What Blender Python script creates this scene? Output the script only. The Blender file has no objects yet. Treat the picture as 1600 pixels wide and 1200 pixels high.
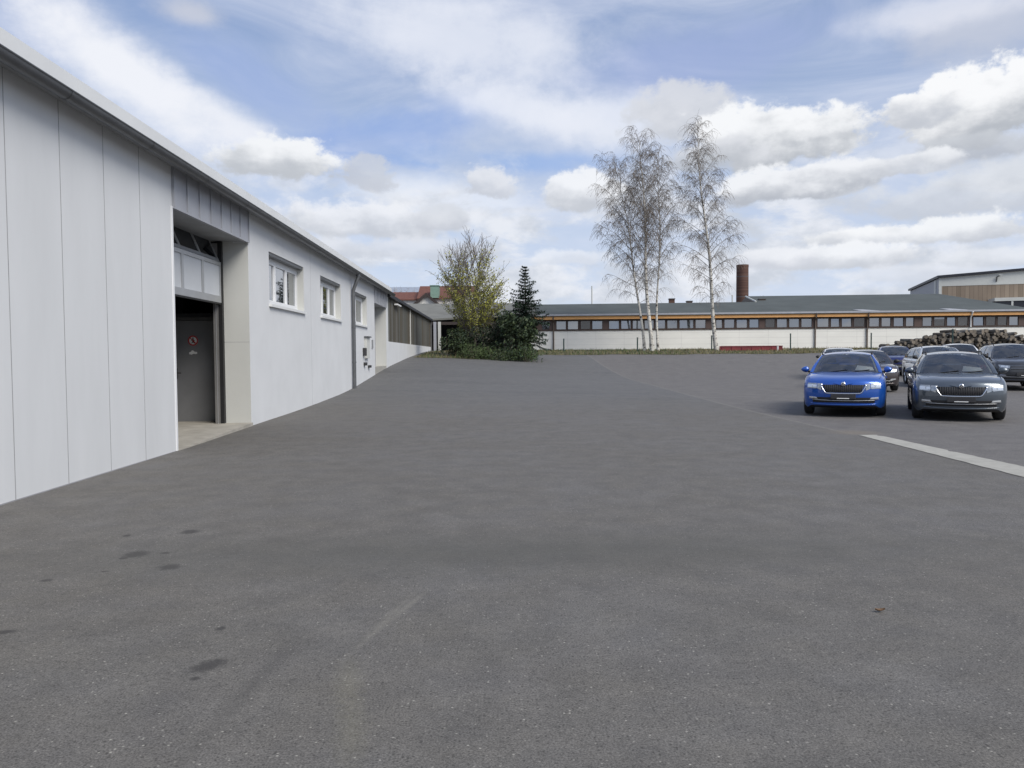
import bpy, math, random
from mathutils import Vector, Matrix
R = math.radians
scn = bpy.context.scene
COL = scn.collection
random.seed(7)

# ------------------------------------------------------------------ camera
CH = 1.45
F_PX = 1200.0
YAW, PITCH, ROLL = R(1.53), R(2.18), R(-0.4)
CAMROT = Matrix.Rotation(-YAW, 3, 'Z') @ Matrix.Rotation(math.pi/2 - PITCH, 3, 'X') @ Matrix.Rotation(ROLL, 3, 'Z')
cd = bpy.data.cameras.new('camera'); cam = bpy.data.objects.new('camera', cd); COL.objects.link(cam)
cam.matrix_world = Matrix.Translation((0, 0, CH)) @ CAMROT.to_4x4()
cd.sensor_width = 36; cd.lens = 36*F_PX/1600; cd.clip_end = 5000; cd.clip_start = .05
scn.camera = cam

def ray(px, py): return CAMROT @ Vector(((px-800)/F_PX, -(py-600)/F_PX, -1))
def at(px, Y, py=552):
    d = ray(px, py); return Vector((d.x*Y/d.y, Y, CH + d.z*Y/d.y))
def atZ(px, py, z=0):
    d = ray(px, py); t = (z-CH)/d.z; return Vector((d.x*t, d.y*t, z))
def AX(px, Y): return at(px, Y).x
def AZ(px, py, Y): return at(px, Y, py).z

# ------------------------------------------------------------------ terrain
PL = [(12, 0), (15, .05), (20, .10), (26, .25), (31, .58), (36, .90), (45, 1.32), (55, 1.68), (66, 1.85)]
PR = [(17, 0), (20, .03), (28, .15), (36, .27), (42, .62), (50, 1.32), (56, 1.62), (66, 1.85)]
def interp(p, x):
    if x <= p[0][0]: return p[0][1]
    for (a, b), (c, d) in zip(p, p[1:]):
        if x <= c:
            t = (x-a)/(c-a); return b+(d-b)*t
    return p[-1][1]
def sst(a, b, x):
    t = min(1, max(0, (x-a)/(b-a))); return t*t*(3-2*t)
def gz(x, y):
    s = 0
    for dy in (-1.5, 0, 1.5):
        k = sst(-4.8, 8.0, x)
        s += interp(PL, y+dy)*(1-k) + interp(PR, y+dy)*k
    return s/3

# ------------------------------------------------------------------ materials
MATS = {}
def nt(name):
    m = bpy.data.materials.new(name); m.use_nodes = True
    return m, m.node_tree, m.node_tree.nodes['Principled BSDF']
def node(t, kind, **kw):
    n = t.nodes.new(kind)
    for k, v in kw.items():
        if k.startswith('i_'): n.inputs[k[2:].replace('_', ' ')].default_value = v
        elif k.startswith('n_'): n.inputs[int(k[2:])].default_value = v
        else: setattr(n, k, v)
    return n
def L(t, a, b): t.links.new(a, b)
def coords(t, scale=(1, 1, 1), kind='Object'):
    tc = node(t, 'ShaderNodeTexCoord'); mp = node(t, 'ShaderNodeMapping')
    mp.inputs['Scale'].default_value = scale; L(t, tc.outputs[kind], mp.inputs['Vector']); return mp.outputs[0]
def mat(name, col, rough=.6, metal=0, var=.12, nscale=3, spec=.5, bump=0, bscale=30, scale=(1, 1, 1), coat=0, col2=None, detail=5):
    m, t, b = nt(name)
    b.inputs['Roughness'].default_value = rough; b.inputs['Metallic'].default_value = metal
    b.inputs['Specular IOR Level'].default_value = spec
    b.inputs['Coat Weight'].default_value = coat; b.inputs['Coat Roughness'].default_value = .04
    v = coords(t, scale)
    n = node(t, 'ShaderNodeTexNoise', i_Scale=nscale, i_Detail=detail, i_Roughness=.6); L(t, v, n.inputs['Vector'])
    mr = node(t, 'ShaderNodeMapRange', n_1=.3, n_2=.7); L(t, n.outputs[0], mr.inputs[0])
    mx = node(t, 'ShaderNodeMix', data_type='RGBA')
    if col2 is None: col2 = tuple(min(1, c*(1+var)) for c in col); col = tuple(c*(1-var) for c in col)
    mx.inputs['A'].default_value = (*col, 1); mx.inputs['B'].default_value = (*col2, 1)
    L(t, mr.outputs[0], mx.inputs['Factor']); L(t, mx.outputs['Result'], b.inputs['Base Color'])
    if bump:
        n2 = node(t, 'ShaderNodeTexNoise', i_Scale=bscale, i_Detail=4); L(t, v, n2.inputs['Vector'])
        bp = node(t, 'ShaderNodeBump', i_Strength=bump, i_Distance=.02); L(t, n2.outputs[0], bp.inputs['Height']); L(t, bp.outputs[0], b.inputs['Normal'])
    MATS[name] = m; return m
def stripes(name, cols, pitch, axis=0, groove=.06, rough=.8, nscale=2, dark=.3, zs=.25):
    """boards side by side along an axis: each board has its own tone, a dark joint between them"""
    m, t, b = nt(name); b.inputs['Roughness'].default_value = rough; b.inputs['Specular IOR Level'].default_value = .25
    tc = node(t, 'ShaderNodeTexCoord'); sp = node(t, 'ShaderNodeSeparateXYZ'); L(t, tc.outputs['Object'], sp.inputs[0])
    dv = node(t, 'ShaderNodeMath', operation='DIVIDE', n_1=pitch); L(t, sp.outputs[axis], dv.inputs[0])
    fl = node(t, 'ShaderNodeMath', operation='FLOOR'); L(t, dv.outputs[0], fl.inputs[0])
    fr = node(t, 'ShaderNodeMath', operation='FRACT'); L(t, dv.outputs[0], fr.inputs[0])
    wn = node(t, 'ShaderNodeTexWhiteNoise', noise_dimensions='1D'); L(t, fl.outputs[0], wn.inputs['W'])
    mp = node(t, 'ShaderNodeMapping'); sc = [1, 1, 1]; sc[2] = zs; mp.inputs['Scale'].default_value = sc; L(t, tc.outputs['Object'], mp.inputs[0])
    n = node(t, 'ShaderNodeTexNoise', i_Scale=nscale, i_Detail=6); L(t, mp.outputs[0], n.inputs['Vector'])
    ad = node(t, 'ShaderNodeMath', operation='ADD'); L(t, wn.outputs['Value'], ad.inputs[0]); L(t, n.outputs[0], ad.inputs[1])
    hf = node(t, 'ShaderNodeMath', operation='MULTIPLY', n_1=.5); L(t, ad.outputs[0], hf.inputs[0])
    cr = node(t, 'ShaderNodeValToRGB'); e = cr.color_ramp.elements
    e[0].position = .2; e[0].color = (*cols[0], 1); e[1].position = .8; e[1].color = (*cols[-1], 1)
    for i, c in enumerate(cols[1:-1]):
        q = e.new(.2+.6*(i+1)/(len(cols)-1)); q.color = (*c, 1)
    L(t, hf.outputs[0], cr.inputs[0])
    lt = node(t, 'ShaderNodeMath', operation='LESS_THAN', n_1=groove); L(t, fr.outputs[0], lt.inputs[0])
    mx = node(t, 'ShaderNodeMix', data_type='RGBA'); L(t, lt.outputs[0], mx.inputs['Factor']); L(t, cr.outputs[0], mx.inputs['A'])
    mx.inputs['B'].default_value = (*[c*dark for c in cols[0]], 1); L(t, mx.outputs['Result'], b.inputs['Base Color'])
    MATS[name] = m; return m
def emit(name, col, s):
    m, t, b = nt(name); b.inputs['Emission Color'].default_value = (*col, 1); b.inputs['Emission Strength'].default_value = s; MATS[name] = m
def paint(name, col, flake=.35, rough=.32):
    m, t, b = nt(name)
    v = coords(t)
    n = node(t, 'ShaderNodeTexNoise', i_Scale=3, i_Detail=6); L(t, v, n.inputs['Vector'])
    mx = node(t, 'ShaderNodeMix', data_type='RGBA'); mx.inputs['A'].default_value = (*[c*.93 for c in col], 1); mx.inputs['B'].default_value = (*[min(1, c*1.06+.004) for c in col], 1)
    L(t, n.outputs[0], mx.inputs['Factor']); L(t, mx.outputs['Result'], b.inputs['Base Color'])
    b.inputs['Metallic'].default_value = flake; b.inputs['Roughness'].default_value = rough
    b.inputs['Coat Weight'].default_value = 1; b.inputs['Coat Roughness'].default_value = .03
    MATS[name] = m
def glass(name, tint=(.55, .6, .6), ior=1.6, dark=.75, body=(.01, .012, .014)):
    """a pane: Fresnel mirror over tinted see-through with some dark backing"""
    m, t, b = nt(name); t.nodes.remove(b)
    out = t.nodes['Material Output']
    fr = node(t, 'ShaderNodeFresnel', i_IOR=ior); gl = node(t, 'ShaderNodeBsdfGlossy', i_Roughness=.015); gl.inputs['Color'].default_value = (.95, .97, 1, 1)
    tr = node(t, 'ShaderNodeBsdfTransparent'); tr.inputs['Color'].default_value = (*tint, 1)
    df = node(t, 'ShaderNodeBsdfDiffuse'); df.inputs['Color'].default_value = (*body, 1)
    m1 = node(t, 'ShaderNodeMixShader', n_0=dark); L(t, tr.outputs[0], m1.inputs[1]); L(t, df.outputs[0], m1.inputs[2])
    m2 = node(t, 'ShaderNodeMixShader'); L(t, fr.outputs[0], m2.inputs[0]); L(t, m1.outputs[0], m2.inputs[1]); L(t, gl.outputs[0], m2.inputs[2])
    L(t, m2.outputs[0], out.inputs['Surface']); MATS[name] = m

mat('panel_white', (.60, .61, .615), rough=.45, var=.045, nscale=1.6, scale=(1, 1, .22))
mat('plaster_white', (.60, .61, .615), rough=.8, var=.045, nscale=.9, bump=.15, bscale=60)
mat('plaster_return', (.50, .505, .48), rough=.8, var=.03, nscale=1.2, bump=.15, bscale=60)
mat('fascia_white', (.66, .67, .665), rough=.45, var=.04, nscale=1.5)
mat('zinc', (.13, .135, .14), rough=.42, metal=.5, var=.14, nscale=4)
mat('zinc_sheet', (.36, .37, .40), rough=.45, metal=.1, var=.1, nscale=2, scale=(1, 1, .3))
mat('joint_dark', (.27, .27, .28), rough=.8)
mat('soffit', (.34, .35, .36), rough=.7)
mat('frame_white', (.72, .73, .74), rough=.35, var=.03)
mat('door_panel', (.52, .54, .56), rough=.5, var=.05, nscale=1.5)
mat('alu', (.45, .46, .47), rough=.4, metal=.6, var=.06)
mat('door_grey', (.19, .193, .20), rough=.5, var=.1, nscale=2)
mat('steel_dark', (.09, .09, .09), rough=.5, var=.2)
mat('steel_guide', (.22, .215, .21), rough=.5, metal=.4, var=.25, nscale=5, scale=(1, 1, .2))
mat('interior', (.035, .035, .04), rough=.9)
mat('threshold', (.32, .30, .26), rough=.85, var=.18, nscale=3, bump=.2)
mat('black', (.012, .012, .013), rough=.55, var=.2)
mat('rubber', (.02, .02, .021), rough=.8, var=.25, nscale=8)
mat('plastic_dark', (.03, .03, .032), rough=.6, var=.15)
mat('rim', (.42, .43, .44), rough=.3, metal=.9, var=.05)
mat('chrome', (.78, .79, .8), rough=.1, metal=1, var=.02)
mat('seat_cloth', (.05, .05, .055), rough=.9)
mat('paper', (.88, .88, .86), rough=.7, var=.03)
mat('sign_white', (.75, .75, .74), rough=.4, var=.03)
mat('sign_red', (.45, .04, .04), rough=.4, var=.08)
mat('lamp_lens', (.75, .78, .8), rough=.08, metal=.6, var=.1, nscale=25)
mat('lamp_inner', (.42, .44, .45), rough=.15, metal=.7, var=.3, nscale=30)
mat('concrete_strip', (.335, .325, .29), rough=.9, var=.14, nscale=5, bump=.3, bscale=60)
mat('roof_felt', (.075, .085, .083), rough=.85, var=.14, nscale=.5, spec=.3)
mat('roof_pale', (.16, .16, .145), rough=.85, var=.16, nscale=.6, spec=.3)
mat('roof_red', (.13, .05, .033), rough=.75, var=.25, nscale=3)
mat('roof_slate', (.26, .29, .34), rough=.6, var=.1, nscale=1)
mat('orange_wood', (.76, .40, .15), rough=.6, var=.1, nscale=1.5)
mat('brown_frame', (.045, .027, .021), rough=.55, var=.15)
mat('brown_panel', (.085, .055, .047), rough=.6, var=.12)
mat('workshop_white', (.78, .77, .72), rough=.85, var=.05, nscale=.5, scale=(1, 1, 2.5))
mat('pipe_brown', (.10, .075, .06), rough=.5, var=.15)
mat('house_white', (.68, .67, .63), rough=.85, var=.05)
mat('copper_green', (.17, .27, .22), rough=.6, var=.12)
mat('dark_wood', (.035, .025, .022), rough=.7)
mat('hall_white', (.52, .53, .50), rough=.6, var=.04)
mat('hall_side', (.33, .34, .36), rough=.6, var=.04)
mat('navy_trim', (.014, .016, .024), rough=.5)
mat('post_green', (.025, .05, .045), rough=.5, var=.2)
mat('red_paint', (.17, .022, .026), rough=.5, var=.22, nscale=2)
mat('log_bark', (.11, .095, .078), rough=.9, var=.3, nscale=6)
mat('log_bark_grey', (.155, .145, .128), rough=.9, var=.3, nscale=6)
mat('log_end', (.17, .145, .115), rough=.9, var=.25, nscale=12)
mat('twig', (.165, .143, .125), rough=.85, var=.2)
mat('twig_pale', (.20, .175, .15), rough=.85, var=.2)
mat('bark_brown', (.105, .095, .07), rough=.9, var=.25, nscale=6)
mat('needle', (.022, .045, .025), rough=.7, var=.35, nscale=2.5)
mat('needle_light', (.03, .058, .032), rough=.7, var=.3, nscale=2.5)
mat('yew', (.020, .036, .014), rough=.7, var=.4, nscale=2)
mat('yew_light', (.04, .062, .016), rough=.7, var=.3, nscale=2)
mat('bud_leaf', (.30, .30, .045), rough=.6, var=.25, nscale=2)
mat('bud_leaf_dull', (.20, .20, .055), rough=.6, var=.25, nscale=2)
mat('grass_green', (.055, .085, .025), rough=.8, var=.35, nscale=1.5)
mat('grass_dry', (.20, .165, .085), rough=.85, var=.3, nscale=1.5)
mat('verge_soil', (.085, .075, .035), rough=.95, var=.45, nscale=1.2)
mat('leaf_dry', (.11, .06, .028), rough=.7)
emit('tube_light', (.9, .95, 1), 6)
glass('pane', tint=(.5, .55, .55), ior=8.0, dark=.6, body=(.05, .055, .06))
glass('pane_far', tint=(.45, .5, .5), ior=3.4, dark=.55, body=(.05, .055, .055))
glass('car_glass', tint=(.84, .88, .86), ior=2.1, dark=.08)
glass('car_glass_dark', tint=(.18, .2, .2), ior=1.7, dark=.4)
glass('door_pane', tint=(.10, .10, .12), ior=1.45, dark=.7)
stripes('annex_boards', [(.062, .06, .05), (.095, .08, .058), (.10, .105, .095), (.14, .13, .115)], .62, axis=1, groove=.05, zs=.12)
stripes('hall_boards', [(.20, .16, .12), (.24, .19, .145), (.29, .235, .18)], .55, axis=0, groove=.07, zs=.15, dark=.7)
stripes('brick_courses', [(.075, .042, .033), (.10, .055, .042), (.125, .072, .055)], .12, axis=2, groove=.1, zs=5, dark=.9, nscale=3)

def birch_bark():
    m, t, b = nt('birch_bark'); b.inputs['Roughness'].default_value = .8
    v = coords(t, (1, 1, 1)); n = node(t, 'ShaderNodeTexNoise', i_Scale=2.6, i_Detail=6, i_Roughness=.7); L(t, v, n.inputs['Vector'])
    v2 = coords(t, (3, 3, 14)); n2 = node(t, 'ShaderNodeTexNoise', i_Scale=1.4, i_Detail=3); L(t, v2, n2.inputs['Vector'])
    ad = node(t, 'ShaderNodeMath', operation='ADD'); L(t, n.outputs[0], ad.inputs[0]); L(t, n2.outputs[0], ad.inputs[1])
    cr = node(t, 'ShaderNodeValToRGB'); e = cr.color_ramp.elements
    e[0].position = .86; e[0].color = (.035, .03, .025, 1); e[1].position = .98; e[1].color = (.55, .53, .48, 1)
    L(t, ad.outputs[0], cr.inputs[0]); L(t, cr.outputs[0], b.inputs['Base Color']); MATS['birch_bark'] = m
birch_bark()

def asphalt():
    m, t, b = nt('asphalt'); b.inputs['Roughness'].default_value = .82; b.inputs['Specular IOR Level'].default_value = .35
    g = node(t, 'ShaderNodeNewGeometry'); P = g.outputs['Position']
    sp = node(t, 'ShaderNodeSeparateXYZ'); L(t, P, sp.inputs[0])
    def noise(scale, detail=4, rough=.6, sc=None, loc=None, dist=0):
        v = P
        if sc or loc:
            mp = node(t, 'ShaderNodeMapping')
            if sc: mp.inputs['Scale'].default_value = sc
            if loc: mp.inputs['Location'].default_value = loc
            L(t, P, mp.inputs[0]); v = mp.outputs[0]
        n = node(t, 'ShaderNodeTexNoise', i_Scale=scale, i_Detail=detail, i_Roughness=rough, i_Distortion=dist); L(t, v, n.inputs['Vector']); return n.outputs[0]
    def mr(v, a, b_, c=0, d=1, smooth=False):
        q = node(t, 'ShaderNodeMapRange', n_1=a, n_2=b_, n_3=c, n_4=d)
        if smooth: q.interpolation_type = 'SMOOTHSTEP'
        L(t, v, q.inputs[0]); return q.outputs[0]
    def math_(op, a, b_=None):
        q = node(t, 'ShaderNodeMath', operation=op)
        for i, v in enumerate((a, b_)):
            if v is None: continue
            if isinstance(v, (int, float)): q.inputs[i].default_value = v
            else: L(t, v, q.inputs[i])
        return q.outputs[0]
    def mix(f, a, b_, blend='MIX'):
        q = node(t, 'ShaderNodeMix', data_type='RGBA', blend_type=blend)
        for k, v in (('A', a), ('B', b_)):
            if isinstance(v, tuple): q.inputs[k].default_value = (*v, 1)
            else: L(t, v, q.inputs[k])
        if isinstance(f, (int, float)): q.inputs['Factor'].default_value = f
        else: L(t, f, q.inputs['Factor'])
        return q.outputs['Result']
    big = mr(noise(.35, 5), .3, .7); mid = mr(noise(1.7, 5), .3, .7)
    c = mix(big, (.108, .103, .099), (.120, .118, .121))
    c = mix(math_('MULTIPLY', mid, .55), c, (.098, .092, .084))
    # the older paving right of the seam and the worn, streaky far end of the yard
    rt = mr(math_('ADD', sp.outputs[0], mr(noise(6, 3), 0, 1, -.05, .05)), 6.40, 6.43)
    c = mix(rt, c, mix(mid, (.108, .103, .104), (.132, .127, .127)))
    st = mr(noise(1, 5, sc=(.16, .75, 1), dist=.6), .36, .68)
    far = math_('MULTIPLY', mr(sp.outputs[1], 16, 27, smooth=True), math_('SUBTRACT', 1, rt))
    c = mix(math_('MULTIPLY', far, .75), c, mix(st, (.092, .094, .10), (.118, .12, .126)))
    # fine grain and pale chippings
    gr = noise(110, 3, .75); c = mix(1, c, mix(mr(gr, .32, .68), (.50, .50, .50), (1.52, 1.52, 1.52)), 'MULTIPLY')
    gm = noise(26, 5, .75); c = mix(1, c, mix(mr(gm, .3, .7), (.80, .80, .80), (1.2, 1.2, 1.2)), 'MULTIPLY')
    gl = noise(3.2, 5, .65, loc=(4, 2, 0)); c = mix(1, c, mix(mr(gl, .32, .68), (.86, .86, .87), (1.125, 1.115, 1.10)), 'MULTIPLY')
    vo = node(t, 'ShaderNodeTexVoronoi', i_Scale=42); L(t, P, vo.inputs['Vector'])
    wv = node(t, 'ShaderNodeSeparateColor'); L(t, vo.outputs['Color'], wv.inputs[0])
    chip = math_('MULTIPLY', mr(vo.outputs['Distance'], .26, .12), math_('GREATER_THAN', wv.outputs[0], .72))
    chip = math_('MULTIPLY', chip, math_('POWER', mr(wv.outputs[1], 0, 1, .2, 1), 1.7))
    c = mix(chip, c, (.33, .32, .30))
    vd = node(t, 'ShaderNodeTexVoronoi', i_Scale=55); L(t, P, vd.inputs['Vector'])
    wd = node(t, 'ShaderNodeSeparateColor'); L(t, vd.outputs['Color'], wd.inputs[0])
    pit = math_('MULTIPLY', mr(vd.outputs['Distance'], .4, .2), math_('GREATER_THAN', wd.outputs[0], .75))
    c = mix(math_('MULTIPLY', pit, .7), c, (.045, .043, .042))
    # tar blots, scuffs, the paving seams, one painted vehicle shadow
    ns = noise(30, 6, .75); nb = math_('SUBTRACT', ns, .5)
    def blot(px, py, rx, ry, rot, col, k=1, amp=1.1, edge=.25):
        nonlocal c
        q = atZ(px, py); mp = node(t, 'ShaderNodeMapping', vector_type='TEXTURE')
        mp.inputs['Location'].default_value = (q.x, q.y, 0); mp.inputs['Rotation'].default_value = (0, 0, rot); mp.inputs['Scale'].default_value = (rx, ry, 1e3)
        L(t, P, mp.inputs[0]); ln = node(t, 'ShaderNodeVectorMath', operation='LENGTH'); L(t, mp.outputs[0], ln.inputs[0])
        d = math_('ADD', ln.outputs['Value'], math_('MULTIPLY', nb, amp))
        c = mix(math_('MULTIPLY', mr(d, 1+edge, 1-edge), k), c, col)
    L(t, c, t.nodes.new('NodeReroute').inputs[0])
    tar = (.038, .036, .037)
    for a in ((297, 831, .07, .07, 0), (213, 866, .085, .09, .3), (193, 872, .03, .03, 0), (258, 864, .035, .03, 0), (265, 886, .07, .075, .2), (326, 1040, .055, .085, -.7),
              (345, 982, .025, .03, 0), (5, 988, .06, .03, .3), (72, 907, .035, .03, 0), (163, 893, .025, .02, 0), (305, 1060, .02, .02, 0), (198, 837, .03, .04, 0)):
        blot(*a, tar, .78, 2.4, .35)
    def streak(x0, y0, x1, y1, w, col, k, amp, edge):
        p, q = atZ(x0, y0), atZ(x1, y1); d = q-p
        blot((x0+x1)/2, (y0+y1)/2, d.length/2, w, math.atan2(d.y, d.x), col, k, amp, edge)
    for a in ((588, 978, 642, 932), (604, 974, 652, 936), (626, 955, 660, 928), (560, 1010, 610, 965)):
        streak(*a, .016, (.21, .20, .18), .27, 2.8, .95)
    for a in ((545, 1040, 542, 1095), (552, 1105, 546, 1180)):
        streak(*a, .045, (.19, .18, .13), .22, 3.2, .95)
    streak(335, 1135, 475, 985, .035, (.062, .06, .06), .42, 1.6, .8)
    blot(815, 862, 2.3, .42, 0, (.070, .070, .066), .62, 1.0, .95)  # long dark band: shadow of an absent vehicle, painted into the asphalt colour
    c = mix(1, c, (1.06, 1.05, .995), 'MULTIPLY')
    seam = math_('MULTIPLY', mr(math_('ABSOLUTE', math_('ADD', math_('SUBTRACT', sp.outputs[0], 6.40), mr(noise(3, 3), 0, 1, -.05, .05))), .05, .015), mr(sp.outputs[1], 13.2, 13.5))
    c = mix(math_('MULTIPLY', seam, .6), c, (.20, .19, .17))
    blot(1335, 676, .35, .35, 0, (.17, .145, .115), .7, 1.8, .7)
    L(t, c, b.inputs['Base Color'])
    bp = node(t, 'ShaderNodeBump', i_Strength=.35, i_Distance=.006); L(t, gr, bp.inputs['Height']); L(t, bp.outputs[0], b.inputs['Normal'])
    MATS['asphalt'] = m
asphalt()

# ------------------------------------------------------------------ mesh helpers
class MB:
    def __init__(s): s.v = []; s.f = []; s.m = []; s.mats = []; s.mi = 0
    def use(s, name):
        if name not in s.mats: s.mats.append(name)
        s.mi = s.mats.index(name); return s
    def face(s, idx): s.f.append(tuple(idx)); s.m.append(s.mi)
    def poly(s, pts):
        b = len(s.v); s.v += [tuple(p) for p in pts]; s.face(range(b, b+len(pts))); return s
    def box(s, x0, y0, z0, x1, y1, z1):
        b = len(s.v)
        s.v += [(x0, y0, z0), (x1, y0, z0), (x1, y1, z0), (x0, y1, z0), (x0, y0, z1), (x1, y0, z1), (x1, y1, z1), (x0, y1, z1)]
        for q in ((3, 2, 1, 0), (4, 5, 6, 7), (0, 1, 5, 4), (1, 2, 6, 5), (2, 3, 7, 6), (3, 0, 4, 7)): s.face([b+i for i in q])
        return s
    def hexa(s, p):
        b = len(s.v); s.v += [tuple(q) for q in p]
        for q in ((3, 2, 1, 0), (4, 5, 6, 7), (0, 1, 5, 4), (1, 2, 6, 5), (2, 3, 7, 6), (3, 0, 4, 7)): s.face([b+i for i in q])
        return s
    def prism(s, pts, d):
        """flat polygon extruded by vector d"""
        n = len(pts); b = len(s.v); d = Vector(d)
        s.v += [tuple(p) for p in pts] + [tuple(Vector(p)+d) for p in pts]
        s.face([b+i for i in range(n)][::-1]); s.face([b+n+i for i in range(n)])
        for i in range(n): j = (i+1) % n; s.face((b+i, b+j, b+n+j, b+n+i))
        return s
    def tube(s, pts, rad, n=6, cap=True):
        pts = [Vector(p) for p in pts]
        if not isinstance(rad, (list, tuple)): rad = [rad]*len(pts)
        b = len(s.v); up = None
        for i, p in enumerate(pts):
            d = (pts[min(i+1, len(pts)-1)] - pts[max(i-1, 0)])
            if d.length < 1e-9: d = Vector((0, 0, 1))
            d.normalize()
            if up is None: up = Vector((1, 0, 0)) if abs(d.x) < .8 else Vector((0, 1, 0))
            a = up - d*up.dot(d)
            if a.length < 1e-4: a = d.orthogonal()
            a.normalize(); c = d.cross(a); up = a
            for k in range(n):
                th = 2*math.pi*k/n; s.v.append(tuple(p + (a*math.cos(th)+c*math.sin(th))*rad[i]))
        for i in range(len(pts)-1):
            for k in range(n):
                k2 = (k+1) % n; s.face((b+i*n+k, b+i*n+k2, b+(i+1)*n+k2, b+(i+1)*n+k))
        if cap:
            s.face([b+k for k in range(n)][::-1]); e = b+(len(pts)-1)*n; s.face([e+k for k in range(n)])
        return s
    def grid(s, rows, flip=False):
        """rows: list of equal-length point lists"""
        b = len(s.v); n = len(rows[0])
        for r in rows: s.v += [tuple(p) for p in r]
        for i in range(len(rows)-1):
            for j in range(n-1):
                q = (b+i*n+j, b+i*n+j+1, b+(i+1)*n+j+1, b+(i+1)*n+j); s.face(q[::-1] if flip else q)
        return s
    def lathe(s, prof, c, axis='x', n=24):
        """prof: (radius, along) pairs"""
        b = len(s.v); c = Vector(c)
        for r, a in prof:
            for k in range(n):
                th = 2*math.pi*k/n; u, w = r*math.cos(th), r*math.sin(th)
                s.v.append(tuple(c + (Vector((a, u, w)) if axis == 'x' else Vector((u, w, a)) if axis == 'z' else Vector((u, a, w)))))
        for i in range(len(prof)-1):
            for k in range(n):
                k2 = (k+1) % n; s.face((b+i*n+k, b+i*n+k2, b+(i+1)*n+k2, b+(i+1)*n+k))
        return s
    def mesh(s, name, smooth=None, inv=None):
        me = bpy.data.meshes.new(name)
        v = [tuple(inv @ Vector(p)) for p in s.v] if inv else s.v
        me.from_pydata(v, [], s.f)
        for n in s.mats: me.materials.append(MATS[n])
        me.polygons.foreach_set('material_index', s.m)
        if smooth is not None:
            me.polygons.foreach_set('use_smooth', [True]*len(s.f)); me.update()
            if smooth < 179: me.set_sharp_from_angle(angle=R(smooth))
        me.update(); return me

MATW = {}
def tag(o, label=None, cat=None, group=None, kind=None):
    for k, v in (('label', label), ('category', cat), ('group', group), ('kind', kind)):
        if v: o[k] = v
    return o
def thing(name, label, cat, loc=(0, 0, 0), rz=0, group=None, parent=None):
    o = bpy.data.objects.new(name, None); COL.objects.link(o); o.empty_display_size = .2
    o.location = loc; o.rotation_euler = (0, 0, rz)
    MATW[o.name] = Matrix.Translation(loc) @ Matrix.Rotation(rz, 4, 'Z')
    return tag(o, label, cat, group)
def obj(name, mb, parent=None, smooth=None, local=False, bev=0, label=None):
    """one mesh object; vertices given in world space unless local (= the parent's space)"""
    inv = None
    root = parent
    if parent is not None and not local: inv = MATW[parent.name].inverted()
    o = bpy.data.objects.new(name, mb.mesh(name, smooth, inv)); COL.objects.link(o)
    if parent is not None:
        o.parent = parent; MATW[o.name] = MATW[parent.name]
    else: MATW[o.name] = Matrix.Identity(4)
    if bev:
        md = o.modifiers.new('bevel', 'BEVEL'); md.width = bev; md.segments = 2; md.limit_method = 'ANGLE'
    if label: o['label'] = label
    return o
def copy_tree(o, parent=None):
    c = o.copy(); COL.objects.link(c)
    if parent is not None: c.parent = parent
    for ch in list(o.children): copy_tree(ch, c)
    return c
def lerp(a, b, t): return a+(b-a)*t
def M(*names):
    m = MB(); m.use(names[0]); return m

# ------------------------------------------------------------------ ground
def build_ground():
    xs = [-900, -500, -250, -120, -60, -30, -16] + [-10+.75*i for i in range(0, 95)] + [64, 75, 90, 120, 180, 300, 500, 900]
    ys = [-400, -150, -60, -20, -8, 0, 3, 6] + [8+.75*i for i in range(0, 80)] + [70, 80, 100, 140, 200, 320, 600, 1200]
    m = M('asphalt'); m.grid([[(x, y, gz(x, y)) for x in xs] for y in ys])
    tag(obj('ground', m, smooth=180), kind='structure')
    # grass verge between the yard and the long workshop
    m = M('verge_soil'); xs = [-4.6+.8*i for i in range(0, 76)]
    def edge(x): return 51.5 + .35*math.sin(x*.9)+.2*math.sin(x*2.3+1) - (6.5*sst(4, 0, x) if x < 4 else 0)
    rows = []
    for k in range(16):
        rows.append([(x, lerp(edge(x), 68.5, k/15), gz(x, lerp(edge(x), 68.5, k/15))+.012) for x in xs])
    m.grid(rows); tag(obj('verge', m, smooth=180), kind='structure')
    g = M('grass_green', 'grass_dry'); rnd = random.Random(3)
    for i in range(15000):
        x = rnd.uniform(-4.4, 52); y = edge(x)+.1+rnd.random()**1.6*13
        if y > 64: continue
        z = gz(x, y)+.01; h = rnd.uniform(.05, .2)*(1.3 if rnd.random() < .1 else 1); a = rnd.uniform(0, 3.14); w = .02
        g.use('grass_green' if rnd.random() < (.62 if x < 14 else .35) else 'grass_dry')
        dx, dy = w*math.cos(a), w*math.sin(a); lx, ly = rnd.uniform(-.06, .06), rnd.uniform(-.06, .06)
        g.poly([(x-dx, y-dy, z), (x+dx, y+dy, z), (x+lx, y+ly, z+h)])
    tag(obj('grass', g), 'short green and straw coloured grass along the far edge of the yard', 'grass', kind='stuff')
    # concrete channel strip in the yard
    m = M('concrete_strip'); rnd = random.Random(5); l = []; r = []
    for i in range(90):
        y = 2+i*.126
        l.append((lerp(6.10, 6.40, (y-8.5)/4.7)+rnd.uniform(-.010, .010), y, gz(6, y)+.006)); r.append((lerp(6.64, 6.73, (y-8.5)/4.7)+rnd.uniform(-.012, .012)-(.06 if i % 17 == 3 else 0), y, gz(6, y)+.006))
    m.grid([l, r], flip=True); tag(obj('concrete_strip', m, smooth=180), kind='structure')
build_ground()

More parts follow.
